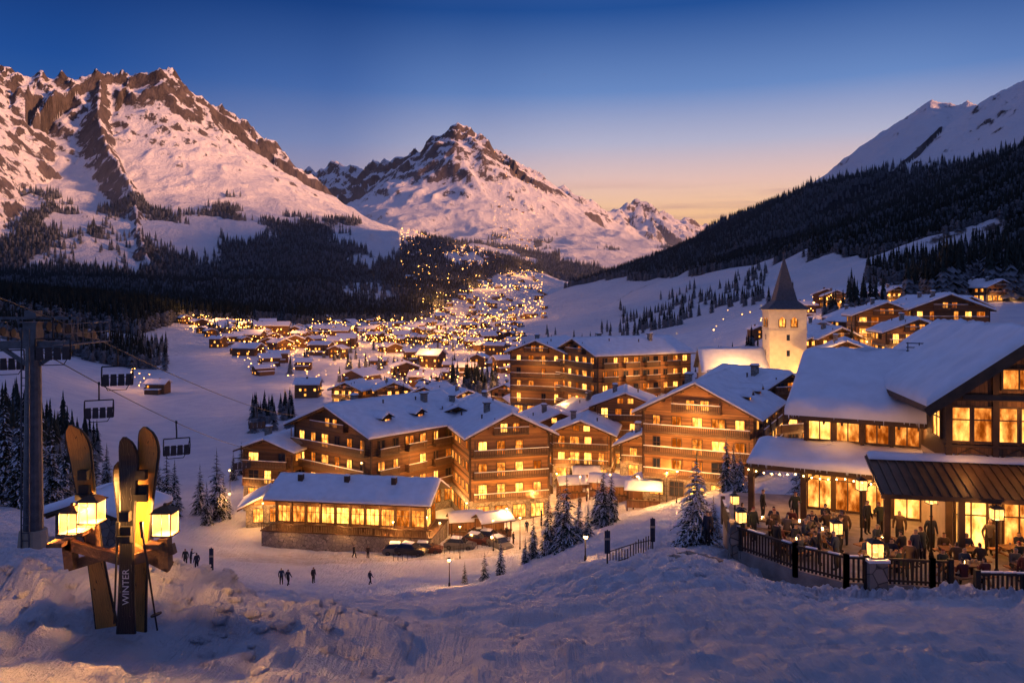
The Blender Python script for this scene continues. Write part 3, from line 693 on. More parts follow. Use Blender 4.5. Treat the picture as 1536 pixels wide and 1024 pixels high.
def pavilion():
    e=empty('restaurant_pavilion',(BX(528,114),114,-35.0),math.radians(-9))
    w=MB();w.box(-12,12.5,-3.5,6,-4,2.6,1);w.box(-12.15,12.65,-3.65,6,2.603,2.75,0)
    for x in [-11+i*2.2 for i in range(11)]:
        w.box(x-.13,x+.13,-1.0,-.74,2.75,6.6,0)
        w.box(x-.05,x+.05,-3.6,-3.5,2.75,3.75,0)
    for i in range(98): w.box(-12+i*.25,-11.92+i*.25,-3.58,-3.53,2.8,3.65,0)
    w.box(-12.1,12.6,-3.62,-3.5,3.66,3.76,0);w.box(-11.2,11.2,-1.02,-.65,6.3,6.8,0)
    w.box(-11,11,-.6,4.9,2.6,6.55,2)
    for i in range(7): w.box(-11+i*3.2,-9.4+i*3.2,-2.6,-1.8,3.4,3.5,0);w.box(-10.4+i*3.2,-10.2+i*3.2,-2.3,-2.1,2.75,3.4,0)
    w.build('terrace_and_posts',[M_beam,M_stone,M_wood],e)
    p=MB();f=MB()
    for i in range(10):
        window(f,p,p,(-11,-.6,0),(1,0),(0,-1),1.1+i*2.2,3.35,1.75,2.2,True,2);f.box(-11+.1+i*2.2,-11+2.1+i*2.2,-.7,-.6,5.75,5.85,0)
    for i in range(2): window(f,p,p,(11.0,-.5,0),(0,1),(1,0),1.3+i*2.4,3.2,1.9,2.4,True,1)
    p.build('window_panes',[M_pane],e);f.build('window_frames',[M_frame],e)
    rf=MB();sn=MB()
    for sy in (-1,1):
        c=[(-12,2.4,9.2),(12.4,2.4,9.2),(12.4,2.4+sy*5.6,6.9),(-12,2.4+sy*5.6,6.9)]
        rf.add(c+[(a,b,z-.2) for a,b,z in c],[(0,1,2,3),(7,6,5,4),(2,3,7,6),(1,2,6,5),(3,0,4,7)],0)
        sn.snow(*c,t=.45,du=.7,seed=4)
    for x in (-8,-1,6): rf.box(x-.35,x+.35,.4,1.1,8.2,9.8,0);sn.snow((x-.35,.4,9.8),(x+.35,.4,9.8),(x+.35,1.1,9.8),(x-.35,1.1,9.8),.2,.3,0,ridge=False,w=.2)
    rf.add([(11,-.6,6.5),(11,5,6.5),(11,2.4,9.0)],[(0,1,2)],0)
    rf.build('roof',[M_beam],e);sn.build('roof_snow',[M_snow_roof],e,smooth=True)
    for x in (-9,-4.5,0,4.5,9): plight('terrace_light',(x,-2.3,5.6),320,e,.12)
    for x in (-8,0,8): plight('terrace_light',(x,-4.6,3.6),260,e,.12)
    plight('terrace_light',(13.5,1,5),400,e,.12)
pavilion()
def stall(b,Y,rot,W=4.5,P=260,z=None):
    x=BX(b,Y);z=gz(x,Y) if z is None else z
    e=empty('market_stall',(x,Y,z),math.radians(rot));w=MB();s=MB()
    for sx in (-1,1):
        for sy in (0,2.6): w.box(sx*W/2-.08,sx*W/2+.08,sy-.08,sy+.08,-.5,2.5,0)
    w.box(-W/2,W/2,-.15,.15,0,1.0,1);w.box(-W/2-.1,W/2+.1,-.3,.2,1.0,1.1,0);w.box(-W/2,W/2,2.5,2.6,0,2.5,1)
    for i in range(5): w.box(-W/2+.4+i*.8,-W/2+.7+i*.8,.0,.12,1.1,1.35,0)
    for sy in (-1,1):
        c=[(-W/2-.4,1.3,3.5),(W/2+.4,1.3,3.5),(W/2+.4,1.3+sy*2.0,2.5),(-W/2-.4,1.3+sy*2.0,2.5)]
        w.add(c+[(a,b_,q-.12) for a,b_,q in c],[(0,1,2,3),(7,6,5,4),(2,3,7,6),(1,2,6,5),(3,0,4,7)],0);s.snow(*c,t=.28,du=.7,seed=int(Y))
    w.build('frame',[M_beam,M_woodv],e);s.build('roof_snow',[M_snow_roof],e,smooth=True)
    plight('stall_light',(0,.6,2.2),P,e,.1)
for b,Y,rt in ((965,112,-12),(985,118,20),(930,124,0),(905,132,-15),(860,138,10),(700,117,12),(745,115,25),(880,146,0)): stall(b,Y,rt)
def church():
    Y=182;e=empty('church',(BX(1176,Y),Y,-17.5),math.radians(-6))
    M_cw=simple('church_render',(.62,.56,.45),.9,.1,1.2)
    w=MB();w.box(-4,4,-4,4,-8,15.2,0);w.box(-4.25,4.25,-4.25,4.25,15.203,15.6,0);w.box(-4.12,4.12,-4.12,4.12,10.6,10.85,0)
    w.box(4,20,-1,10,-6,3,0);w.box(-18,-4,-3,9,-6,1.5,0)
    w.build('tower_walls',[M_cw],e)
    r=MB()
    b0=[(-4.7,-4.7,15.4),(4.7,-4.7,15.4),(4.7,4.7,15.4),(-4.7,4.7,15.4)];b1=[(-2.4,-2.4,17.4),(2.4,-2.4,17.4),(2.4,2.4,17.4),(-2.4,2.4,17.4)]
    r.add(b0+b1+[(0,0,27.4)],[(3,2,1,0),(0,1,5,4),(1,2,6,5),(2,3,7,6),(3,0,4,7),(4,5,8),(5,6,8),(6,7,8),(7,4,8)],0)
    r.tube((0,0,27.1),(0,0,29),.07,.05,6,0);r.box(-.45,.45,-.05,.05,28.2,28.32,0);r.build('spire',[M_slate],e)
    s=MB();q=MB()
    for sy in (-1,1):
        c=[(-19,3,6.2),(-3.9,3,6.2),(-3.9,3+sy*7.5,1.2),(-19,3+sy*7.5,1.2)];q.add(c,[(0,1,2,3)],0);s.snow(*c,t=.5,du=1.2,seed=7)
    q.add([(-18,-3,1.5),(-18,9,1.5),(-18,3,5.8)],[(0,1,2)],1);q.build('nave_roof',[M_slate,M_cw],e);s.build('roof_snow',[M_snow_roof],e,smooth=True)
    p=MB();f=MB()
    for o,ux,n in (((-4,-4,0),(1,0),(0,-1)),((-4,4,0),(0,-1),(-1,0)),((4,-4,0),(0,1),(1,0))):
        for a in (2.7,5.3):
            P_=lambda aa,z:(o[0]+ux[0]*aa+n[0]*.05,o[1]+ux[1]*aa+n[1]*.05,z)
            p.add([P_(a-.6,11.6),P_(a+.6,11.6),P_(a+.6,13.0),P_(a+.4,13.5),P_(a,13.7),P_(a-.4,13.5),P_(a-.6,13.0)],[(0,1,2,3,4,5,6)],0)
            f.obox(o,ux,n,a-.75,a+.75,0,.2,11.35,11.55,1);f.obox(o,ux,n,a-.07,a+.07,.05,.12,11.6,13.6,1);f.obox(o,ux,n,a-.8,a-.62,0,.15,11.56,13.2,1);f.obox(o,ux,n,a+.62,a+.8,0,.15,11.56,13.2,1)
        for zz in (8.5,5.0):
            a=4.0;p.add([P_(a-.35,zz),P_(a+.35,zz),P_(a+.35,zz+1.3),P_(a-.35,zz+1.3)],[(0,1,2,3)],1)
    p.build('belfry_windows',[M_pane,M_dark],e);f.build('window_sills',[M_cw,M_beam],e)
    for l in ((-5,-11,4.0),(6,-12,4.0),(-12,-6,5)): plight('church_floodlight',l,3600,e,.25,(1,.46,.12))
church()
# ------------------------------------------------------------------ distant valley town
def small_house(seed):
    r=random.Random(seed);b=MB();W=r.uniform(7,13);L=r.uniform(8,14);H=r.uniform(4.5,8.0);rise=W*r.uniform(.17,.26);hw=W/2
    b.box(-hw,hw,0,L,-4,H,0);b.add([(-hw,0,H),(hw,0,H),(0,0,H+rise),(-hw,L,H),(hw,L,H),(0,L,H+rise)],[(0,1,2),(4,3,5)],0)
    for sx in (-1,1):
        ex=sx*(hw+1);c=[(0,-1.2,H+rise+.1),(0,L+1,H+rise+.1),(ex,L+1,H-.3),(ex,-1.2,H-.3)]
        b.add([(x,y,z+.55) for x,y,z in c]+c,[(0,1,2,3),(7,6,5,4),(0,3,7,4),(1,5,6,2),(3,2,6,7)],1)
    for i in range(int(H/2.7)):
        for j in range(int((W-1)/2.2)):
            if r.random()<.5:
                a=-hw+1.2+j*2.2;z=.9+i*2.7;w_=r.uniform(.8,1.3);b.add([(a,-.06,z),(a+w_,-.06,z),(a+w_,-.06,z+1.25),(a,-.06,z+1.25)],[(0,1,2,3)],2)
        for sx in (-1,1):
            for j in range(int((L-1)/2.6)):
                if r.random()<.4:
                    a=1+j*2.6;z=.9+i*2.7;x=sx*(hw+.06);b.add([(x,a,z),(x,a+1.1,z),(x,a+1.1,z+1.25),(x,a,z+1.25)],[(0,1,2,3)],2)
    b.box(-hw+.3,hw-.3,-1.1,0,2.6,2.75,0);b.box(-hw+.3,hw-.3,-1.1,-1.03,2.75,3.6,0)
    b.box(-1.6,-.8,L*.5,L*.5+.8,H,H+rise+1,0)
    if r.random()<.6: b.box(hw,hw+3.5,1,L-2,-3,2.6,0);b.box(hw+.01,hw+3.9,.6,L-1.6,2.6,3.1,1)
    return b.mesh('distant_house',[M_wood,M_snow_roof,M_pane_far])
hc=proto_coll('distant_houses',[small_house(i) for i in range(9)])
pts=[];scl=[];rt=[];lp=[];ls=[]
def town(b0,b1,y0,y1,n,lamps,lf=None,pw=1.0):
    for i in range(n+lamps):
        Y=math.exp(R.uniform(math.log(y0),math.log(y1)));b=R.uniform(b0,b1)
        if lf: b=lf(Y,R.random())
        x=BX(b,Y);z=gz(x,Y)
        if i<n:
            if float(perlin(x/70,Y/110,55))<-.12: continue
            if any((x-p[0])**2+(Y-p[1])**2<(16)**2 for p in pts[-400:]): continue
            pts.append((x,Y,z));scl.append(R.uniform(.6,1.1));rt.append(R.uniform(-1.9,1.9))
        else: lp.append((x,Y,z+R.uniform(3,8)));ls.append(R.uniform(.18,.40)*max(.7,min(2.2,Y/640))*pw*(1.6 if R.random()<.12 else 1))
town(0,0,320,560,60,200,lambda Y,q:430+q*370)
town(0,0,560,1200,230,700,lambda Y,q:480+q*310-(Y-560)*.03)
town(0,0,1200,2600,260,900,lambda Y,q:600+q*215)
town(0,0,2600,5200,40,260,lambda Y,q:735+q*80)
town(275,400,620,820,70,150);town(330,480,560,760,70,130);town(350,470,400,520,16,40);town(195,225,330,380,3,9)
town(800,900,300,500,14,34);town(1130,1280,330,420,6,34);town(1395,1440,380,430,3,10);town(1000,1160,420,520,0,8);town(1200,1480,190,260,0,50);town(780,1000,150,240,0,70)
scatter('distant_village',pts,scl,rt,hc)
b=MB();b.add([(0,0,-1),(1,0,0),(0,1,0),(-1,0,0),(0,-1,0),(0,0,1)],[(0,2,1),(0,3,2),(0,4,3),(0,1,4),(5,1,2),(5,2,3),(5,3,4),(5,4,1)],0)
lc=proto_coll('street_light_globes',[b.mesh('street_light_globe',[M_bulb_far])])
scatter('valley_street_lights',lp,ls,[0]*len(lp),lc)
for b_,Y,P in ((480,360,3500),(560,420,3500),(640,360,3500),(700,420,3500),(760,330,3000),(600,560,7000),(700,600,7000),(540,640,7000),(650,800,12000),(740,820,12000),(580,850,10000),(690,1100,20000),(760,1200,20000),(720,1600,35000),(780,2000,40000),(320,700,7000),(375,720,7000),(430,640,6000),(208,350,1200),(1240,350,1600),(1160,350,1600),(1418,395,2000),(350,520,1600),(820,300,1800),(780,250,1200),(520,480,4000),(460,560,5000),(640,480,4000),(560,740,9000),(640,1000,16000),(660,1350,26000),(300,760,7000),(400,600,5000)):
    x=BX(b_,Y);plight('valley_street_light',(x,Y,gz(x,Y)+min(30,6+Y/60)),P*3.8,None,.5,(1,.40,.10))  # added high-power lights standing for lamp clusters, to warm the town snow
tick('town')
# ------------------------------------------------------------------ people
def cloth(name,stops):
    m,nt,b=newmat(name);oi=nt.nodes.new('ShaderNodeObjectInfo').outputs['Random']
    nt.links.new(ramp(nt,oi,stops,'CONSTANT'),b.inputs['Base Color']);b.inputs['Roughness'].default_value=.85
    tc=nt.nodes.new('ShaderNodeTexCoord').outputs['Object'];bump(nt,b,noise(nt,tc,18,3),.4,.02);return m
M_jacket=cloth('winter_jacket',[(0,(.02,.024,.045)),(.2,(.11,.022,.018)),(.35,(.028,.04,.035)),(.5,(.09,.055,.03)),(.65,(.018,.018,.02)),(.8,(.02,.035,.075)),(.92,(.14,.11,.08))])
M_trous=cloth('trousers',[(0,(.014,.014,.018)),(.4,(.025,.025,.03)),(.7,(.04,.03,.025))])
M_hat=cloth('knit_hat',[(0,(.04,.03,.03)),(.3,(.2,.04,.03)),(.55,(.10,.06,.035)),(.8,(.22,.2,.17))])
M_skin=simple('skin',(.45,.27,.19),.6,.08,6,bmp=0);M_boot=simple('boot_leather',(.03,.025,.02),.6,.2,5,bmp=0)
def person_mesh(pose,seed):
    J={};E=[]
    def j(n,x,y,z,rd,par=None,lab='jacket'):
        J[n]=(Vector((x,y,z)),rd)
        if par: E.append((par,n,lab))
    dz=-.43 if pose=='sit' else 0;ly=-.10 if pose in('sit','hold') else 0
    j('pel',0,0,.95+dz,.155);j('sp',0,ly*.3,1.15+dz,.15,'pel');j('ch',0,ly*.7,1.36+dz,.17,'sp');j('nk',0,ly,1.51+dz,.065,'ch','skin')
    j('hb',0,ly-.015,1.58+dz,.085,'nk','skin');j('hm',0,ly-.015,1.66+dz,.105,'hb','skin');j('ht',0,ly,1.745+dz,.075,'hm','hat');j('nose',0,ly-.135,1.645+dz,.014,'hm','skin')
    for s in (1,-1):
        k='L' if s>0 else 'R'
        j('sh'+k,s*.19,ly*.8,1.42+dz,.085,'ch')
        if pose=='sit': el=(s*.26,ly-.08,1.14+dz);wr=(s*.16,-.36,.82)
        elif pose=='hold' and s>0: el=(s*.27,ly-.02,1.14);wr=(s*.12,-.34,1.25)
        elif pose=='walk': el=(s*.26,s*.08,1.15);wr=(s*.27,s*.16-.1,.92)
        else: el=(s*.28,.03,1.13);wr=(s*.28,-.07,.89)
        j('el'+k,*el,.06,'sh'+k);j('wr'+k,*wr,.042,'el'+k)
        w=Vector(wr);d=(w-Vector(el)).normalized();lat=d.cross(Vector((s,0,0)) if abs(d.x)<.8 else Vector((0,1,0))).normalized();nrm=d.cross(lat)
        p=w+d*.065;j('pa'+k,*p,.028,'wr'+k,'skin')
        for q,(o,l) in enumerate(((-.027,.062),(-.009,.075),(.009,.07),(.027,.055))):
            a=p+d*.03+lat*o;m_=a+d*l*.5+nrm*.008;t=a+d*l*.85+nrm*.028
            j(f'f{q}a'+k,*a,.009,'pa'+k,'skin');j(f'f{q}b'+k,*m_,.009,f'f{q}a'+k,'skin');j(f'f{q}c'+k,*t,.007,f'f{q}b'+k,'skin')
        a=w+d*.03-lat*.035;t=a+d*.04-lat*.02;j('th'+k,*a,.011,'pa'+k,'skin');j('tt'+k,*t,.009,'th'+k,'skin')
        if pose=='sit': kn=(s*.13,-.44,.50);an=(s*.13,-.42,.10);hp=(s*.10,-.04,.50)
        elif pose=='walk': kn=(s*.10,-.16 if s>0 else .0,.52);an=(s*.10,-.24 if s>0 else .26,.10 if s>0 else .15);hp=(s*.1,0,.88)
        else: kn=(s*.11,-.02,.50);an=(s*.12,.02,.10);hp=(s*.1,0,.88)
        j('hp'+k,*hp,.115,'pel','trousers');j('kn'+k,*kn,.08,'hp'+k,'trousers');j('an'+k,*an,.06,'kn'+k,'trousers');j('to'+k,an[0],an[1]-.16,.05 if an[2]<.12 else .1,.048,'an'+k,'boot')
    names=list(J);ix={n:i for i,n in enumerate(names)}
    me=bpy.data.meshes.new('p');me.from_pydata([J[n][0] for n in names],[(ix[a],ix[b]) for a,b,_ in E],[])
    o=bpy.data.objects.new('p',me);COL.objects.link(o)
    md=o.modifiers.new('s','SKIN');md.use_smooth_shade=True
    sk=me.skin_vertices[0].data
    for n in names: sk[ix[n]].radius=(J[n][1],J[n][1]*(.8 if n in('ch','sp','pel') else 1));sk[ix[n]].use_root=(n=='pel')
    sb=o.modifiers.new('u','SUBSURF');sb.levels=1;sb.render_levels=1
    dg=bpy.context.evaluated_depsgraph_get()
    out=bpy.data.meshes.new_from_object(o.evaluated_get(dg));bpy.data.objects.remove(o)
    out.name='person';out.materials.clear()
    for m in (M_jacket,M_trous,M_skin,M_hat,M_boot): out.materials.append(m)
    lab={'jacket':0,'trousers':1,'skin':2,'hat':3,'boot':4}
    segs=[(J[a][0],J[b][0],lab[l],J[b][1]) for a,b,l in E]
    hz=1.675+dz
    for p in out.polygons:
        c=p.center;best=1e9;bl=0
        for a,b_,l,rd in segs:
            ab=b_-a;t=max(0,min(1,(c-a).dot(ab)/max(1e-9,ab.length_squared)));dd=(c-(a+ab*t)).length-rd*.9
            if dd<best: best=dd;bl=l
        if c.z>1.55+dz and abs(c.x)<.16: bl=3 if (c.z>hz or c.y>ly+.045) else 2
        p.material_index=bl;p.use_smooth=True
    return out
PM={}
_hide=list(COL.objects)
for o in _hide: COL.objects.unlink(o)
for i,ps in enumerate(('stand','hold','walk','sit')): PM[ps]=person_mesh(ps,i)
for o in _hide: COL.objects.link(o)
def person(x,y,z,rz,pose='stand',s=1.0):
    o=bpy.data.objects.new('person',PM[pose]);COL.objects.link(o);o.location=(x,y,z);o.rotation_euler=(0,0,rz);o.scale=(s,s,s)
for b_,Y,ps,rz in ((422,84,'stand',.4),(432,84,'walk',2.8),(531,106,'walk',1.2),(552,105,'stand',3),(470,86,'stand',1),(555,78,'walk',2.4),(278,78,'stand',0),(286,79,'hold',2),(295,78,'stand',4),(680,112,'walk',1),(705,116,'walk',-1),(790,118,'walk',0),(812,126,'stand',2),(846,130,'walk',1),(870,128,'stand',3),(770,110,'stand',2),(880,132,'hold',1),(900,126,'stand',0),(925,119,'walk',2),(950,114,'stand',5),(826,122,'walk',3),(760,114,'hold',1)):
    x=BX(b_,Y);person(x,Y,gz(x,Y)+.0,rz,ps,1.0 if b_!=555 else .8)
tick('people')
# ------------------------------------------------------------------ right-hand mountain restaurant with terrace
TZ=-12.0
def rightrest():
    e=empty('mountain_restaurant',(16.9,46.3,TZ),math.radians(-29))
    w=MB();Lx=9.2;dp=9
    w.box(0,Lx,0,dp,-2,3.4,0);w.box(.0,Lx,-.05,0,3.2,3.45,1);w.box(0,Lx,.1,dp,3.4,5.9,2)
    rz,ez=8.2,5.45
    w.add([(0,.1,5.9),(0,dp,5.9),(0,5,7.9),(Lx,.1,5.9),(Lx,dp,5.9),(Lx,5,7.9)],[(1,0,2),(3,4,5)],2)
    for x in [0.1+i*1.5 for i in range(7)]: w.box(x-.1,x+.1,-.14,0.09,0,5.75,1)
    w.build('walls',[M_plaster,M_beam,M_woodv],e)
    rf=MB();sn=MB()
    c=[(-.9,5,rz),(Lx+2.5,5,rz),(Lx+2.5,-1.1,ez),(-.9,-1.1,ez)]
    rf.add(c+[(a,b,z-.25) for a,b,z in c],[(0,1,2,3),(7,6,5,4),(2,3,7,6),(1,2,6,5),(3,0,4,7)],0);sn.snow(*c,t=.8,du=.3,w=.75,seed=3)
    c=[(-.9,5,rz),(Lx+2.5,5,rz),(Lx+2.5,11,5.4),(-.9,11,5.4)]
    rf.add(c+[(a,b,z-.25) for a,b,z in c],[(0,1,2,3),(7,6,5,4),(2,3,7,6),(1,2,6,5),(3,0,4,7)],0);sn.snow(*c,t=.75,du=.6,seed=5)
    for i in range(12): rf.beam((-.7+i*.95,.1,5.6),(-.7+i*.95,-1.0,5.1),.1,.16,0)
    c=[(-2.6,0.0,3.55),(Lx-1.6,0.0,3.55),(Lx-1.6,-3.0,2.85),(-2.6,-3.0,2.85)]
    rf.add(c+[(a,b,z-.2) for a,b,z in c],[(0,1,2,3),(7,6,5,4),(2,3,7,6),(1,2,6,5),(3,0,4,7)],0);sn.snow(*c,t=.40,du=.28,w=.4,seed=8)
    for x in (-2.4,.4,3.4): rf.box(x-.15,x+.15,-2.85,-2.55,-.3,2.75,0);rf.beam((x,-2.7,2.0),(x+.7,-2.7,2.68),.12,.12,0)
    rf.box(-2.6,Lx-1.7,-2.85,-2.6,2.55,2.78,0)
    for i in range(7): rf.tube((5.2+i*.6,4.2,8.0),(5.2+i*.6,4.2,9.5),.03,.03,5,1)
    for z in (9.0,9.2,9.45): rf.tube((5.1,4.2,z),(8.9,4.2,z),.03,.03,5,1)
    rf.build('roof',[M_beam,M_dmetal,M_stone],e);sn.build('roof_snow',[M_snow_roof],e,smooth=True)
    ic=MB()
    for i in range(46):
        x=-.9+R.random()*(Lx+3.2);h=R.uniform(.08,.35);ic.tube((x,-1.16,5.5),(x,-1.16,5.5-h),.022,.002,5)
    for i in range(36):
        x=-2.5+R.random()*10;h=R.uniform(.08,.28);ic.tube((x,-3.05,2.88),(x,-3.05,2.88-h),.02,.002,5)
    mi,nt,b=newmat('ice');b.inputs['Base Color'].default_value=(.7,.78,.88,1);b.inputs['Roughness'].default_value=.1
    ic.build('icicles',[mi],e)
    f=MB();p=MB()
    for i in range(6): window(f,p,p,(0,0,0),(1,0),(0,-1),.85+i*1.5,.15,1.22,2.55,True,1)
    for i in range(6): window(f,p,p,(0,.1,0),(1,0),(0,-1),.85+i*1.5,4.05,1.15,1.05,i!=4,1)
    for i in range(3): window(f,p,p,(0,9,0),(0,-1),(-1,0),1.5+i*2.6,.8,1.5,1.8,True,1)
    f.build('window_frames',[M_frame],e);p.build('window_panes',[M_pane_near,M_dark],e)
    for l in ((-1.2,-1.6,2.2),(2.0,-1.6,2.2),(5.2,-1.6,2.2)): plight('porch_light',l,150,e,.09)
    plight('eave_light',(2,-.9,5.0),30,e,.06);plight('eave_light',(6,-.9,5.0),30,e,.06)
    fb=MB()
    for i in range(24):
        x=-2.5+i*.42;fb.ball((x,-2.95,2.5-.12*math.sin((i%6)/6*math.pi)),.045,0,6,4)
    fb.build('festoon_lights',[M_bulb],e)
    g=empty('gabled_chalet',(21.2,38.9,TZ),math.radians(-12))
    w=MB();W=6.2;L=12;ap=10.35;wt=8.05;ovh=1.5
    w.box(0,W,0,L,-2,4.2,0);w.box(0,W,.0,L,4.2,wt,1)
    w.add([(0,0,wt),(W,0,wt),(W/2,0,ap-.25),(0,L,wt),(W,L,wt),(W/2,L,ap-.25)],[(0,1,2),(4,3,5)],1)
    for x in (0.0,W/3,2*W/3,W): w.box(x-.14,x+.14,-.16,.0,-.2,wt+ (0 if x in(0.0,W) else 1.1),2)
    w.box(-.2,W+.2,-.2,0,4.05,4.4,2);w.box(-.2,W+.2,-.19,0,7.15,7.45,2);w.box(-.2,W+.2,-.19,0,4.9,5.02,2)
    for q in range(3):
        for s_ in (0,1): w.beam((q*W/3+.2+s_*(W/3-.4),-.1,4.45),(q*W/3+W/6,-.1,4.86),.05,.06,2)
    w.build('walls',[M_plaster,M_woodv,M_beam],g)
    rf=MB();sn=MB();ze=7.05;tp=(ap-ze)/(W/2+ovh)
    for sx in (-1,1):
        ex=W/2+sx*(W/2+ovh)
        c=[(W/2,-2.0,ap),(W/2,L+1,ap),(ex,L+1,ze),(ex,-2.0,ze)]
        rf.add(c+[(a,b,z-.3) for a,b,z in c],[(0,1,2,3),(7,6,5,4),(2,3,7,6),(0,3,7,4)],0);sn.snow(*c,t=.45,du=.3,w=.5,seed=13+sx)
        for q in (.2,.5,.8,1.05):
            xx_=W/2+sx*q*(W/2+.4);rf.beam((xx_,-1.85,ap-.45-abs(xx_-W/2)*tp),(xx_,0,ap-.45-abs(xx_-W/2)*tp),.2,.26,0)
        rf.beam((W/2,-1.9,ap-.35),(ex,-1.9,ze-.3),.14,.42,0)
    rf.beam((.1,-1.7,7.5),(W-.1,-1.7,7.5),.2,.24,0);rf.beam((W/2,-1.7,7.5),(W/2,-1.7,ap-.4),.2,.2,0)
    c=[(-3.8,0.0,4.3),(W+2,0.0,4.3),(W+2,-3.4,3.2),(-3.8,-3.4,3.2)]
    rf.add(c+[(a,b,z-.1) for a,b,z in c],[(0,1,2,3),(7,6,5,4),(2,3,7,6),(1,2,6,5),(3,0,4,7)],1)
    for i in range(30):
        x=-3.7+i*.41;rf.beam((x,0,4.34),(x,-3.4,3.24),.045,.07,1)
    rf.box(-3.8,W+2,-3.5,-3.38,3.02,3.22,0)
    for x in (-3.5,-.4,2.6,5.8): rf.box(x-.13,x+.13,-3.3,-3.04,-.3,3.1,0)
    c=[(-3.7,0.0,4.38),(W,0.0,4.38),(W,-.5,4.22),(-3.7,-.5,4.22)];sn.snow(*c,t=.14,du=.25,w=.3,seed=2)
    rf.build('roof',[M_beam,M_copper],g);sn.build('roof_snow',[M_snow_roof],g,smooth=True)
    f=MB();p=MB()
    for i in range(3):
        for q in (-.48,.48): window(f,p,p,(0,0,0),(1,0),(0,-1),(i+.5)*W/3+q,5.2,.76,1.6,True,0)
    for a in (1.0,3.1,5.2): window(f,p,p,(0,0,0),(1,0),(0,-1),a,.05,1.3,2.5,True,1)
    window(f,p,p,(0,0,0),(1,0),(0,-1),W/2,7.75,1.4,.9,True,1)
    for a in (1.5,4.5): window(f,p,p,(0,L,0),(0,-1),(-1,0),L-a,5.2,1.2,1.5,True,1)
    f.build('window_frames',[M_frame],g);p.build('window_panes',[M_pane_near,M_dark],g)
    for l in ((-2.4,-1.6,2.8),(1.2,-1.7,2.8),(4.6,-1.7,2.8)): plight('canopy_light',l,140,g,.09)
    plight('gable_light',(W/2,-1.2,7.0),50,g,.06);plight('gable_light',(.6,-1.2,4.9),25,g,.05)
rightrest()
def terrace():
    e=empty('restaurant_terrace',(0,0,0))
    poly=[(10.7,38.8),(12.6,35.6),(14.2,34.0),(17.6,33.5),(18.0,32.1),(23,31.6),(33,33),(33,47),(24,48),(14,50),(11.6,44)]
    m=MB();n=len(poly)
    m.add([(x,y,TZ) for x,y in poly]+[(x,y,TZ-2.6) for x,y in poly],[tuple(range(n))]+[(i,n+i,n+(i+1)%n,(i+1)%n) for i in range(n)],0)
    md=simple('terrace_paving_with_trodden_snow',(.30,.26,.23),.7,.35,1.2,bmp=.4)
    m.build('terrace_floor',[md],e)
    f=MB()
    pts=[(11.6,44),(10.7,38.8),(12.6,35.6),(14.2,34.0),(15.0,33.9)]
    pts2=[(15.7,33.8),(17.6,33.5),(18.3,33.4)];pts3=[(18.6,32.0),(23,31.6),(30,32.6)]
    for pp in (pts,pts2,pts3):
        for a,b in zip(pp[:-1],pp[1:]):
            A=Vector((*a,TZ));B=Vector((*b,TZ));l=(B-A).length
            f.beam(A+Vector((0,0,1.08)),B+Vector((0,0,1.08)),.12,.09,0);f.beam(A+Vector((0,0,.18)),B+Vector((0,0,.18)),.07,.08,0)
            k=int(l/.17)
            for i in range(k):
                q=A.lerp(B,(i+.5)/k);f.box(q.x-.04,q.x+.04,q.y-.02,q.y+.02,TZ+.05,TZ+1.04,0)
            for t in (0,1): q=A.lerp(B,t);f.box(q.x-.1,q.x+.1,q.y-.1,q.y+.1,TZ-.3,TZ+1.22,0)
            for i in range(int(l/.5)):
                if R.random()<.55: f.beam(A.lerp(B,i*.5/l)+Vector((0,0,1.15)),A.lerp(B,min(1,(i+1)*.5/l))+Vector((0,0,1.15+R.uniform(0,.03))),.12,.05,1)
    f.box(15.0,15.75,33.5,34.2,TZ-1.5,TZ+1.0,2);f.box(14.93,15.82,33.43,34.27,TZ+1.0,TZ+1.12,1)
    f.box(10.5,11.0,38.5,39.0,TZ-1.5,TZ+1.3,2)
    f.build('balustrade',[simple('black_balustrade',(.03,.022,.018),.6,.2,3,bmp=0),M_snow_roof,M_stone],e)
terrace()
w=MB();arc=[(8.3,38.6),(8.9,36.8),(10.0,35.2),(11.4,34.0),(13.0,33.2),(14.8,32.8)]
for a,b in zip(arc[:-1],arc[1:]):
    k=5
    for i in range(k):
        p=Vector(a).lerp(Vector(b),i/k);q=Vector(a).lerp(Vector(b),(i+.95)/k)
        for c in range(6):
            z0=-14.6+c*.35;o_=R.uniform(-.07,.07);w.beam((p.x+o_,p.y-.03+o_,z0),(q.x+o_,q.y+o_,z0+R.uniform(-.03,.03)),.55+R.uniform(-.12,.12),.31,0)
w.build('dry_stone_retaining_wall',[M_stone])
s=MB()
for a,b in zip(arc[:-1],arc[1:]):
    A=Vector((*a,-12.68));B=Vector((*b,-12.68));nn_=(B-A).cross(Vector((0,0,1))).normalized()*.45
    s.snow(A-nn_,B-nn_,B+nn_,A+nn_,t=.3,du=.3,ridge=False,w=.3,seed=5)
s.build('wall_top_snow',[M_snow_roof],smooth=True)
mg,nt,bb=newmat('lantern_glass');nt.nodes.remove(bb);out=[q for q in nt.nodes if q.type=='OUTPUT_MATERIAL'][0]
tr=nt.nodes.new('ShaderNodeBsdfTransparent');em=nt.nodes.new('ShaderNodeEmission');mx=nt.nodes.new('ShaderNodeMixShader')
tcn=nt.nodes.new('ShaderNodeTexCoord').outputs['Object'];nf=noise(nt,tcn,9,2)
nt.links.new(ramp(nt,nf,[(.3,(1,.36,.06)),(.7,(1,.58,.18))]),em.inputs[0]);em.inputs[1].default_value=3.6;mx.inputs[0].default_value=.42
nt.links.new(tr.outputs[0],mx.inputs[1]);nt.links.new(em.outputs[0],mx.inputs[2]);nt.links.new(mx.outputs[0],out.inputs[0])
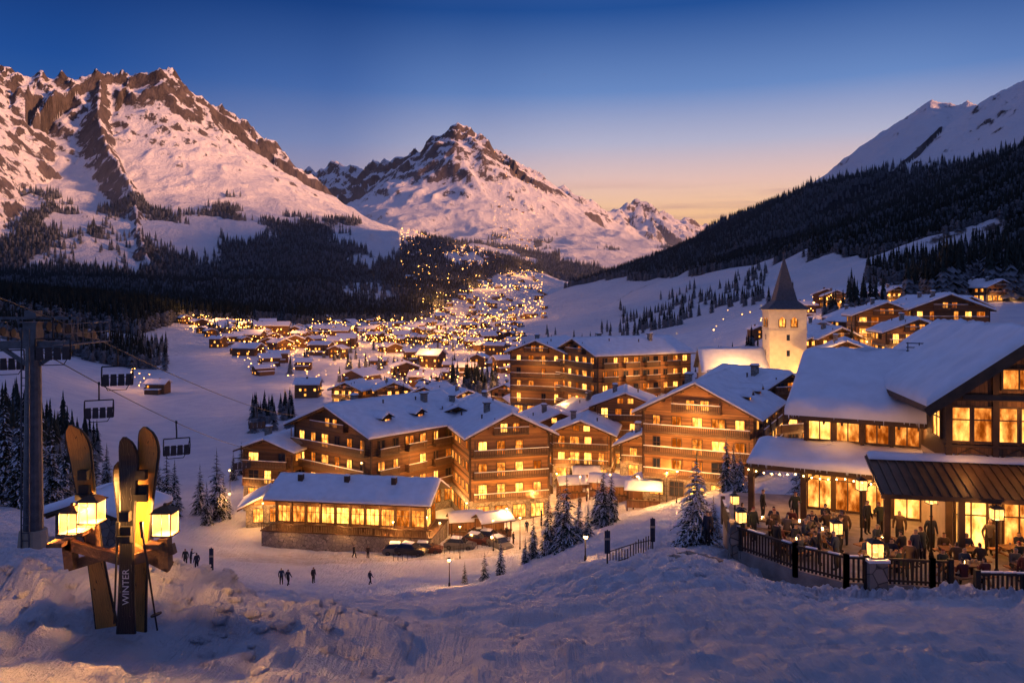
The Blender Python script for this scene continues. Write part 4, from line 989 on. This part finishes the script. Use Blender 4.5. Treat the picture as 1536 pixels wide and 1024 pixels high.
def lantern_geo(b,x,y,z,s,mi=0,mgl=1,th=.04):
    w=.5*s
    b.box(x-w*1.15,x+w*1.15,y-w*1.15,y+w*1.15,z,z+.08*s,mi)
    for sx in (-1,1):
        for sy in (-1,1): b.box(x+sx*w-th*s,x+sx*w+th*s,y+sy*w-th*s,y+sy*w+th*s,z+.08*s,z+1.25*s,mi)
    for sx in (-1,1):
        b.box(x-.014*s,x+.014*s,y+sx*w-.02*s,y+sx*w+.02*s,z+.08*s,z+1.25*s,mi)
        xx=x+sx*w*.97;b.add([(xx,y-w*.96,z+.1*s),(xx,y+w*.96,z+.1*s),(xx,y+w*.96,z+1.24*s),(xx,y-w*.96,z+1.24*s)],[(0,1,2,3)],mgl)
        yy_=y+sx*w*.97;b.add([(x-w*.96,yy_,z+.1*s),(x+w*.96,yy_,z+.1*s),(x+w*.96,yy_,z+1.24*s),(x-w*.96,yy_,z+1.24*s)],[(0,1,2,3)],mgl)
    q=w*1.3;b.add([(x-q,y-q,z+1.25*s),(x+q,y-q,z+1.25*s),(x+q,y+q,z+1.25*s),(x-q,y+q,z+1.25*s),(x-q*.3,y-q*.3,z+1.55*s),(x+q*.3,y-q*.3,z+1.55*s),(x+q*.3,y+q*.3,z+1.55*s),(x-q*.3,y+q*.3,z+1.55*s)],MB.BF,mi)
    b.box(x-.08*s,x+.08*s,y-.08*s,y+.08*s,z+1.55*s,z+1.7*s,mi)
def lamp(name,x,y,z,h,s,P):
    b=MB();e=empty(name,(x,y,z))
    b.tube((0,0,-.4),(0,0,h),.06,.045,8,0);b.tube((0,0,0),(0,0,.25),.13,.08,8,0);b.tube((0,0,h-.08),(0,0,h),.05,.12,8,0)
    lantern_geo(b,0,0,h,s);b.build('post_and_lantern',[M_dmetal,mg],e);plight('flame',(0,0,h+.6*s),P*3.4,e,.07)
lamp('terrace_lantern',11.0,38.4,TZ,1.35,.42,40);lamp('terrace_lantern',15.37,33.85,TZ+1.1,.05,.5,60)
lamp('terrace_lantern',14.8,36.5,TZ,1.35,.42,45);lamp('terrace_lantern',11.7,42.0,TZ,1.3,.36,30)
lamp('terrace_street_lamp',17.3,39.6,TZ,2.6,.4,60);lamp('terrace_street_lamp',19.6,37.4,TZ,2.5,.38,60);lamp('terrace_street_lamp',21.2,35.0,TZ,2.4,.4,60)
def table_set(x,y,rz,np_=4):
    e=empty('picnic_table',(x,y,TZ),rz);b=MB()
    for i in range(4): b.box(-.9,.9,-.4+i*.2,-.4+i*.2+.185,.71,.75,0)
    for sy in (-.75,.75): b.box(-.9,.9,sy-.15,sy+.15,.42,.46,0)
    for sx in (-.7,.7):
        b.beam((sx,-.75,0),(sx,-.2,.7),.08,.08,0);b.beam((sx,.75,0),(sx,.2,.7),.08,.08,0);b.beam((sx,-.85,.39),(sx,.85,.39),.06,.07,0)
    for i in range(6):
        cx,cy=R.uniform(-.7,.7),R.uniform(-.3,.3);b.tube((cx,cy,.75),(cx,cy,.75+R.uniform(.09,.2)),.04,.045,8,1)
    b.tube((0,0,.75),(0,0,.87),.05,.05,8,2)
    b.build('table_and_benches',[M_wood2,M_plaster,M_bulb],e)
    c,s_=math.cos(rz),math.sin(rz)
    for i in range(np_):
        lx=-.5 if i%2 else .5;ly=-.75 if i<2 else .75
        person(x+c*lx-s_*ly,y+s_*lx+c*ly,TZ-.06,rz+(math.pi if ly<0 else 0),'sit',R.uniform(.95,1.05))
for x,y,rz,k in ((13.4,37.6,.4,4),(16.6,35.6,-.1,4),(19.3,34.2,.1,4),(22.3,34.0,0,4),(17.4,37.6,.5,3),(14.6,40.6,-.5,4),(20.4,36.3,-.1,4),(23.2,36.6,.1,3),(12.9,41.2,-.4,3),(24.6,33.6,.3,3),(15.2,39.2,.9,4),(16.3,41.6,.3,3)): table_set(x,y,rz,k)
for x,y,rz,ps in ((12.0,39.8,.5,'stand'),(11.6,40.5,2.5,'hold'),(13.0,39.4,-1,'hold'),(15.6,38.0,1,'stand'),(16.2,39.0,3,'hold'),(18.1,35.9,.4,'stand'),(18.6,36.2,3.6,'hold'),(21.3,33.2,.3,'hold'),(21.0,32.7,2.8,'stand'),(18.9,39.0,-.6,'stand'),(15.2,43.0,0,'hold'),(13.6,43.4,1,'stand'),(22.4,37.6,0,'hold'),(10.0,40.9,-1,'stand'),(10.3,41.6,1.8,'stand'),(16.0,34.6,3.1,'stand'),(24.2,32.6,1,'hold'),(18.2,41.0,.5,'stand'),(18.7,40.6,3.4,'hold'),(13.9,36.2,1.2,'stand'),(14.4,35.5,4,'hold'),(12.3,37.2,2,'stand'),(20.0,38.2,0,'stand'),(25.5,35.0,1,'stand'),(17.0,34.2,2.7,'walk')):
    z=TZ if x>11 else gz(x,y);person(x,y,z+.01,rz,ps)
# ------------------------------------------------------------------ ski display with lanterns
def skimat(name,c1,c2,metal):
    m,nt,b=newmat(name);tc=nt.nodes.new('ShaderNodeTexCoord').outputs['Object']
    mp=nt.nodes.new('ShaderNodeMapping');mp.inputs['Scale'].default_value=(9,1,2.2);nt.links.new(tc,mp.inputs[0])
    wv=N(nt,'ShaderNodeTexWave');wv.inputs['Scale'].default_value=1.1;wv.inputs['Distortion'].default_value=9;wv.inputs['Detail'].default_value=2;wv.inputs['Detail Scale'].default_value=1.6;nt.links.new(mp.outputs[0],wv.inputs[0])
    k=ramp(nt,wv.outputs['Fac'],[(.44,0),(.5,1),(.56,1),(.62,0)])
    k=mth(nt,'MULTIPLY',k,ramp(nt,noise(nt,tc,2.2,2),[(.36,0),(.42,1)]))
    g=noise(nt,mp.outputs[0],3,4);base=mixc(nt,g,tuple(x*.6 for x in c1),tuple(x*1.3 for x in c1))
    nt.links.new(mixc(nt,k,base,c2),b.inputs['Base Color']);b.inputs['Metallic'].default_value=metal;b.inputs['Roughness'].default_value=.35;return m
M_gold=skimat('gold_ski_topsheet',(.46,.23,.055),(.04,.025,.012),.15)
M_blk=skimat('black_ski_topsheet',(.014,.014,.016),(.14,.12,.10),.1)
def ski(parent,name,bot,top,width,mat,yaw=0):
    A=Vector(bot);B=Vector(top);L=(B-A).length;b=MB();n=40
    rows=[]
    for i in range(n+1):
        t=i/n
        wd=width*(.36+.14*abs(2*(t-.42))**1.7/(.88**1.7)) if t<.86 else width*.5*math.sqrt(max(.006,1-((t-.86)/.141)**2.4))
        yb=(.10*((t-.84)/.16)**2 if t>.84 else 0)+.015*math.sin(t*math.pi)
        rows.append((wd,-yb,t*L))
    for (w0,y0,z0) in rows: b.v+=[(-w0,y0-.004,z0),(-w0*.85,y0-.012,z0),(w0*.85,y0-.012,z0),(w0,y0-.004,z0),(w0,y0+.012,z0),(-w0,y0+.012,z0)]
    for i in range(n):
        o=i*6
        for k in range(6): b.f.append((o+k,o+(k+1)%6,o+6+(k+1)%6,o+6+k));b.m.append(0 if k==1 else 1)
    b.f.append(tuple(range(n*6,n*6+6)));b.m.append(0)
    me=b.mesh(name,[mat,M_dmetal]);o=bpy.data.objects.new(name,me);COL.objects.link(o);o.parent=parent
    d=(B-A).normalized();q=Vector((0,0,1)).rotation_difference(d);o.rotation_mode='QUATERNION'
    o.rotation_quaternion=q@Quaternion((0,0,1),yaw);o.location=A;return o
def binding(b,p,m=0):
    x,y,z=p;b.box(x-.045,x+.045,y-.05,y-.012,z-.07,z+.07,m);b.box(x-.055,x+.055,y-.09,y-.05,z-.05,z+.0,m);b.box(x-.04,x+.04,y-.075,y-.012,z+.12,z+.2,m)
def skidisplay():
    Y=7.0;e=empty('ski_display_rack',(0,0,0))
    ski(e,'gold_ski',SV(160,940,Y),SV(114,634,Y-.1),.20,M_gold,.1)
    ski(e,'gold_ski_right',SV(204,945,Y+.02),SV(227,636,Y-.1),.20,M_gold,-.1)
    ski(e,'black_ski',SV(189,950,Y-.22),SV(195,653,Y-.12),.17,M_blk,0)
    ski(e,'dark_ski',SV(197,940,Y+.2),SV(181,688,Y+.12),.14,M_blk,.3)
    cu=bpy.data.curves.new('lettering','FONT');cu.body='WINTER';cu.size=.08;cu.extrude=.001;cu.align_x='CENTER';cu.align_y='CENTER'
    o=bpy.data.objects.new('lettering',cu);COL.objects.link(o);o.parent=e;o.location=Vector(SV(189,880,Y-.262));o.rotation_euler=(math.radians(90),math.radians(-90),0)
    cu.materials.append(simple('white_lettering',(.75,.75,.75),.5,.05,3,bmp=0))
    b=MB()
    S=lambda px,py,dy=0:SV(px,py,Y+dy)
    b.beam(S(100,815,-.16),S(196,842,-.16),.06,.085,0);b.beam(S(104,848,-.1),S(190,822,-.1),.06,.08,0)
    b.beam(S(188,842,-.16),S(262,822,-.16),.06,.085,0);b.beam(S(190,818,-.1),S(256,850,-.1),.06,.085,0);b.beam(S(247,806,-.15),S(249,850,-.15),.08,.10,0)
    b.beam(S(103,806,-.14),S(108,850,-.14),.08,.10,0);b.beam(S(138,788,-.1),S(142,832,-.1),.08,.08,0)
    b.box(S(98,0)[0],S(120,0)[0],Y-.29,Y-.15,S(0,806)[2],S(0,800)[2],0);b.box(S(127,0)[0],S(150,0)[0],Y-.29,Y-.13,S(0,790)[2],S(0,784)[2],0);b.box(S(237,0)[0],S(260,0)[0],Y-.29,Y-.15,S(0,808)[2],S(0,802)[2],0)
    b.build('wooden_arms',[simple('weathered_oak',(.20,.105,.048),.75,.45,9,bmp=.6)],e)
    f=MB()
    for p in (S(130,738,-.1),S(216,738,-.1),S(192,800,-.24)): binding(f,p)
    f.tube(S(214,800,-.3),S(236,945,-.3),.010,.007,8,0);f.tube(S(234,920,-.3),S(234.6,922,-.3),.045,.045,12,0)
    f.tube(S(176,800,-.3),S(171,935,-.3),.010,.007,8,0);f.tube(S(212,782,-.3),S(214,806,-.3),.018,.016,8,0);f.tube(S(177,782,-.3),S(176,806,-.3),.018,.016,8,0)
    f.build('bindings_and_poles',[M_dmetal],e)
    l=MB()
    for (px,py,s_) in ((109,799,.15),(138,783,.15),(248,801,.155)):
        q=S(px,py,-.22);lantern_geo(l,q[0],q[1],q[2],s_,0,1,.022);plight('candle_light',(q[0],q[1],q[2]+.75*s_),150,e,.03,(1,.42,.10))
    l.build('lanterns',[M_beam,mg],e)
skidisplay()
c=MB()
for i in range(330):
    if i<200: x=R.gauss(-3.6,1.8);y=R.gauss(7.9,.9);r_=R.uniform(.015,.07)
    else: x=R.uniform(4,21);y=R.uniform(20,31.5);r_=R.uniform(.05,.2)
    if abs(x+3.4)<.45 and y<7.6: continue
    z=gz(x,y);c.ball((x,y,z+r_*.05),r_,0,9,7,(1.25,1,.7),.55)
c.build('snow_chunks',[M_ground],smooth=True)
c=MB()
for i in range(8):
    x=7.2+R.uniform(-1,1.2);y=32.5+R.uniform(-1.2,1.2);z=gz(x,y)-.12;c.ball((x,y,z),R.uniform(.15,.38),0,8,6,(1.4,1,.7),.5)
c.build('rocks',[M_stone],smooth=True)
# ------------------------------------------------------------------ chairlift
def lift():
    Y=42;x0=BX(50,Y);z0=gz(x0,Y);e=empty('chairlift_tower',(x0,Y,0));b=MB()
    b.tube((0,0,z0-1),(0,0,z0+1.2),.85,.65,12,1);b.tube((0,0,z0),(0,0,-2.3),.50,.36,14,0)
    for i in range(int((-2.3-z0)/.4)): b.box(-.2,.2,-.72,-.68,z0+i*.4,z0+i*.4+.04,0)
    for sx in (-.2,.2): b.box(sx-.02,sx+.02,-.74,-.66,z0,-1.5,0)
    b.box(-2.3,2.3,-.22,.22,-2.55,-2.15,0);b.beam((-2.1,0,-2.2),(-.3,0,-3.4),.14,.2,0);b.beam((2.1,0,-2.2),(.3,0,-3.4),.14,.2,0)
    b.box(-.35,.35,-.35,.35,-2.4,-1.2,0)
    for sx in (-1,1):
        X=sx*1.95
        b.beam((X,-2.3,-1.35),(X,2.6,-2.05),.12,.3,0);b.box(X-.12,X+.12,-.15,.15,-2.2,-1.4,0)
        for k in range(6):
            yy_=-2.1+k*.85;zz_=-1.28-k*.12-.02;b.tube((X-.1,yy_,zz_),(X+.1,yy_,zz_),.24,.24,14,2)
        b.box(X+sx*.35,X+sx*.9,-2.3,2.4,-2.3,-2.24,0)
        for k in range(6): b.tube((X+sx*.88,-2.2+k*.9,-2.3),(X+sx*.88,-2.2+k*.9,-1.2),.025,.025,5,0)
        for zz_ in (-1.2,-1.7): b.tube((X+sx*.88,-2.3,zz_),(X+sx*.88,2.4,zz_),.025,.025,5,0)
        b.beam((X,0,-1.5),(X,0,-.75),.12,.12,0)
    b.beam((-2.3,0,-.95),(2.3,0,-.95),.12,.14,0);b.beam((-2.3,0,-.95),(-2.3,0,-2.3),.08,.08,0);b.beam((2.3,0,-.95),(2.3,0,-2.3),.08,.08,0)
    b.box(-.5,.5,-.5,.5,-1.2,-1.14,0);b.box(-.3,.3,-.3,.3,-.95,-.55,0)
    b.build('tower_frame',[M_metal,M_plaster,M_dmetal],e)
    Q=[((x0-1.95,Y,-1.35),(BX(425,150),150,-28.5)),((x0+1.95,Y,-1.35),(BX(470,190),190,-27))]
    cb=MB()
    for P,G in Q:
        P=Vector(P);G=Vector(G);pts=[]
        for i in range(-10,61):
            t=i/60;p=P.lerp(G,t)
            if t>=0: p.z-=3.2*4*t*(1-t)*.6
            else: p.z+=-t*2
            pts.append(p)
        cb.path(pts,.032,5,0)
    cb.build('chairlift_cables',[M_dmetal])
    MS=simple('chair_seat',(.04,.035,.04),.6,.2,4)
    def chair(qi,t,s=1.0):
        P,G=[Vector(v) for v in Q[qi]];p=P.lerp(G,t)
        if t>0: p.z-=3.2*4*t*(1-t)*.6
        b=MB();b.path([(0,0,.1),(0,0,-.25),(0,-.35,-.7),(0,-.38,-1.25)],.06,8,0);b.box(-.08,.08,-.2,.2,-.05,.14,0)
        b.tube((-1,-.38,-1.25),(1,-.38,-1.25),.05,.05,8,0)
        for sx in (-1,1):
            b.path([(sx,-.38,-1.25),(sx*1.02,-.5,-1.9),(sx*1.0,-.35,-2.6),(sx*.95,.2,-2.68)],.05,7,0)
            b.path([(sx*.98,-.4,-1.5),(sx*.98,.35,-1.95),(sx*.9,.4,-2.5),(sx*.6,.5,-3.05)],.03,6,0)
        for k in range(4):
            cx=-.75+k*.5;b.box(cx-.22,cx+.22,-.42,.22,-2.66,-2.5,1);b.hexa([(cx-.22,-.5,-2.5),(cx+.22,-.5,-2.5),(cx+.22,-.36,-2.5),(cx-.22,-.36,-2.5),(cx-.19,-.62,-1.8),(cx+.19,-.62,-1.8),(cx+.19,-.5,-1.8),(cx-.19,-.5,-1.8)],1)
        b.tube((-.9,.38,-2.1),(.9,.38,-2.1),.03,.03,6,0);b.tube((-.62,.5,-3.05),(.62,.5,-3.05),.03,.03,6,0)
        b.box(-.95,.95,-.42,.2,-2.495,-2.44,2)
        o=b.build('chairlift_chair',[M_dmetal,MS,M_snow_roof],None,p,math.radians(28));o.scale=(s,s,s)
    chair(0,.012,.75);chair(0,.135,.9);chair(0,.32,1.15);chair(1,.05,.85);chair(1,-.015,.75);chair(0,.62,1.1);chair(1,.42,1.0)
lift()
D('lift_hut',135,62,-6,5.5,4,1,2.8,.3,18,M_wood,2.6,False,0,0,0,1,z=gz(BX(135,62),62)-.1,glz=False,nl=[],snow=.5)
# ------------------------------------------------------------------ street furniture
def marker(b_,Y,h):
    x=BX(b_,Y);b=MB();b.tube((0,0,-.4),(0,0,h),.04,.035,8,0);b.box(-.13,.13,-.03,.03,h*.3,h*.97,1);b.box(-.14,.14,-.035,.035,h*.7,h*.76,2)
    b.build('piste_marker_pole',[M_dmetal,simple('marker_panel',(.02,.03,.06),.5,.1,3,bmp=0),M_plaster],None,(x,Y,gz(x,Y)))
marker(317,50,2.0);marker(979,44,1.9);marker(911,38,1.6);marker(812,118,1.6)
def slamp(b_,Y,h,P):
    x=BX(b_,Y);z=gz(x,Y);e=empty('street_lamp',(x,Y,z));b=MB();b.tube((0,0,-.5),(0,0,h),.05,.035,8,0);b.tube((0,0,0),(0,0,.3),.1,.07,8,0);b.tube((0,0,h),(0,-.3,h+.1),.03,.03,6,0)
    b.ball((0,-.3,h-.02),.13,1,10,6);b.tube((0,-.3,h+.06),(0,-.3,h+.16),.2,.05,10,0);b.build('post',[M_dmetal,M_bulb],e);plight('bulb',(0,-.3,h-.25),P*5.0,e,.1)
slamp(674,66,2.3,60);slamp(878,50,1.6,20)
for b_,Y,P in ((640,112,160),(700,122,220),(760,116,220),(800,128,220),(835,142,260),(870,134,220),(915,128,240),(955,118,240),(1000,112,240),(890,160,260),(850,182,220),(930,145,260),(1015,104,200),(820,205,220),(590,110,140),(395,122,140),(1060,176,160),(1240,190,160),(1300,196,160),(1400,186,160),(1205,176,200),(1350,240,200),(960,200,200),(345,150,120),(770,150,200),(660,108,120),(740,106,140),(780,104,160),(345,128,110),(690,103,110)): slamp(b_,Y,4.2,P)
f=MB();pp=[(BX(915,40),40),(BX(950,42),42),(BX(980,43.5),43.5)]
for a,b in zip(pp[:-1],pp[1:]):
    for k in range(8):
        x=a[0]+(b[0]-a[0])*k/8;y=a[1]+(b[1]-a[1])*k/8;z=gz(x,y);f.box(x-.025,x+.025,y-.025,y+.025,z-.3,z+.8,0)
    for h in (.15,.78): f.beam((*a,gz(*a)+h),(*b,gz(*b)+h),.03,.04,0)
f.build('rail_fence',[M_dmetal])
f=MB()
for k in range(26):
    b_=590+k*7;Y=103+k*.35;x=BX(b_,Y);z=gz(x,Y);f.tube((x,Y,z-.2),(x,Y,z+1.0),.03,.03,5,0)
    if k<25:
        x2=BX(b_+7,Y+.35);z2=gz(x2,Y+.35)
        for h in (.5,.95): f.tube((x,Y,z+h),(x2,Y+.35,z2+h),.018,.018,4,0)
f.build('rope_fence',[M_dmetal])
def car_mesh(col,sd):
    b=MB()
    st=[(-2.2,.72,.35,.62,.62),(-2.05,.84,.25,.70,.80),(-1.3,.88,.22,.80,.92),(-.9,.89,.22,.84,.98),(1.5,.89,.22,.84,1.0),(2.0,.86,.25,.78,.95),(2.15,.76,.4,.66,.7)]
    for (y,hw,z0,hw1,z1) in st: b.v+=[(-hw,y,z0),(-hw,y,z0+.35),(-hw1,y,z1),(hw1,y,z1),(hw,y,z0+.35),(hw,y,z0)]
    for i in range(len(st)-1):
        o=i*6
        for k in range(6): b.f.append((o+k,o+6+k,o+6+(k+1)%6,o+(k+1)%6));b.m.append(0)
    b.f+=[tuple(range(6)),tuple(range((len(st)-1)*6,len(st)*6))];b.m+=[0,0]
    cb=[(-.95,.80,.97),(-.25,.62,1.48),(1.2,.62,1.5),(1.85,.76,.98)];o=len(b.v)
    for y,hw,z in cb: b.v+=[(-hw,y,z),(hw,y,z)]
    lo=[(-.95,.80,.96),(-.25,.83,.96),(1.2,.83,.98),(1.85,.76,.96)];o2=len(b.v)
    for y,hw,z in lo: b.v+=[(-hw,y,z),(hw,y,z)]
    b.f+=[(o,o+1,o+3,o+2),(o+2,o+3,o+5,o+4),(o+4,o+5,o+7,o+6)];b.m+=[1,3,1]
    for s_ in (0,1):
        for i in range(3): b.f.append((o+2*i+s_,o+2*i+2+s_,o2+2*i+2+s_,o2+2*i+s_));b.m.append(1)
    for sx in (-1,1):
        for y in (-1.35,1.35): b.tube((sx*.70,y,.33),(sx*.92,y,.33),.33,.33,14,2);b.tube((sx*.92,y,.33),(sx*.93,y,.33),.18,.18,10,4)
        b.box(sx*.62-.14,sx*.62+.14,-2.21,-2.12,.6,.72,5);b.box(sx*.66-.1,sx*.66+.1,2.08,2.17,.72,.84,6);b.box(sx*.95-.08,sx*.95+.08,-.85,-.7,.95,1.08,0)
    b.snow((-.6,-.2,1.5),(.6,-.2,1.5),(.6,1.2,1.52),(-.6,1.2,1.52),t=.14,du=.25,m=3,ridge=False,w=.2)
    return b.mesh('parked_car',[simple('car_paint',col,.3,.05,2,metal=.3,bmp=0),M_dark,M_dmetal,M_snow_roof,M_metal,M_plaster,simple('tail_light',(.3,.02,.02),.4,.1,3,bmp=0)])
CM=[car_mesh(c_,i) for i,c_ in enumerate(((.03,.035,.045),(.12,.12,.13),(.10,.03,.025)))]
for i,(b_,Y,rz) in enumerate(((617,107,1.3),(598,108,1.6),(716,112,1.2),(735,113.5,1.3),(750,108,.6),(640,108.5,1.5),(725,117,1.9),(690,110,1.4))):
    x=BX(b_,Y);o=bpy.data.objects.new('parked_car',CM[i%3]);COL.objects.link(o);o.location=(x,Y,gz(x,Y)+.0);o.rotation_euler=(0,0,rz)
# ------------------------------------------------------------------ valley haze (real scattering air layer)
hz=MB();hz.add([(-2600,900,-70),(1500,900,-70),(9000,14000,-70),(-9000,14000,-70),(-2600,900,260),(1500,900,260),(9000,14000,480),(-9000,14000,480)],MB.BF,0)
mh=bpy.data.materials.new('valley_haze');mh.use_nodes=True;nt=mh.node_tree;nt.nodes.clear()
o_=nt.nodes.new('ShaderNodeOutputMaterial');vs_=nt.nodes.new('ShaderNodeVolumeScatter');vs_.inputs['Color'].default_value=(.80,.86,1,1);vs_.inputs['Density'].default_value=.00012;vs_.inputs['Anisotropy'].default_value=.1
nt.links.new(vs_.outputs[0],o_.inputs['Volume']);hz.build('valley_haze',[mh])
# ------------------------------------------------------------------ sky, sun, camera
w=bpy.data.worlds.new('World');sc.world=w;w.use_nodes=True;nt=w.node_tree
bg=nt.nodes['Background'];tc=nt.nodes.new('ShaderNodeTexCoord').outputs['Generated']
sp=nt.nodes.new('ShaderNodeSeparateXYZ');nt.links.new(tc,sp.inputs[0])
zn=sp.outputs[2]
ZEN=(.105,.135,.33)  # upper dome brightened above the view to boost ambient light
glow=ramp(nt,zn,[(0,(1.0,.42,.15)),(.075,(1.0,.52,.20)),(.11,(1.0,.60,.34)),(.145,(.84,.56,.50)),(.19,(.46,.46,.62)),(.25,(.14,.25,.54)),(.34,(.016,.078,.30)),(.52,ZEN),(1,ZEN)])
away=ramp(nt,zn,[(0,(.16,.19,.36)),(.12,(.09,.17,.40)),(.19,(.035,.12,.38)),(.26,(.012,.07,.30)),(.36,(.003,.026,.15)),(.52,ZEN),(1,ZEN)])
dt=nt.nodes.new('ShaderNodeVectorMath');dt.operation='DOT_PRODUCT';nt.links.new(tc,dt.inputs[0]);ga=math.radians(15);dt.inputs[1].default_value=(math.sin(ga),math.cos(ga),0)
hl=mth(nt,'SQRT',mth(nt,'SUBTRACT',1.0001,mth(nt,'MULTIPLY',zn,zn)))
dd=mth(nt,'DIVIDE',dt.outputs['Value'],hl)
gf=ramp(nt,dd,[(.70,0),(.88,.34),(.95,.78),(.99,1)],'EASE')
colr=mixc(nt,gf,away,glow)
mp=nt.nodes.new('ShaderNodeMapping');mp.inputs['Scale'].default_value=(3,3,60);nt.links.new(tc,mp.inputs[0])
cl=ramp(nt,noise(nt,mp.outputs[0],1.3,4,.55),[(.50,0),(.68,1)])
band=ramp(nt,zn,[(.08,0),(.10,1),(.125,1),(.15,0)])
colr=mixc(nt,mth(nt,'MULTIPLY',mth(nt,'MULTIPLY',cl,band),.5),colr,(.56,.30,.28))
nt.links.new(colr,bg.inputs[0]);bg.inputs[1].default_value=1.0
sk=nt.nodes.new('ShaderNodeTexSky');sk.sky_type='NISHITA';sk.sun_disc=False;sk.sun_elevation=math.radians(4);sk.sun_rotation=math.radians(110)
bg2=nt.nodes.new('ShaderNodeBackground');bg2.inputs[1].default_value=.002;nt.links.new(sk.outputs[0],bg2.inputs[0])
ad=nt.nodes.new('ShaderNodeAddShader');nt.links.new(bg.outputs[0],ad.inputs[0]);nt.links.new(bg2.outputs[0],ad.inputs[1])
nt.links.new(ad.outputs[0],[q for q in nt.nodes if q.type=='OUTPUT_WORLD'][0].inputs[0])
sl=bpy.data.lights.new('sun','SUN');sl.energy=6.6;sl.color=(1,.44,.21);sl.angle=math.radians(6)
so=bpy.data.objects.new('sun',sl);COL.objects.link(so)
d=Vector((.93,-.34,math.tan(math.radians(6.5)))).normalized();so.rotation_euler=d.to_track_quat('Z','Y').to_euler()
cam=bpy.data.cameras.new('camera');co=bpy.data.objects.new('camera',cam);COL.objects.link(co)
co.location=(0,0,0);co.rotation_euler=(math.radians(90),0,0);cam.sensor_width=36;cam.lens=28.125;cam.shift_y=-62/1536;cam.clip_start=.1;cam.clip_end=40000
sc.camera=co
sc.view_settings.view_transform='Standard';sc.view_settings.look='None';sc.view_settings.exposure=0
tick('end');print('objects',len(bpy.data.objects))
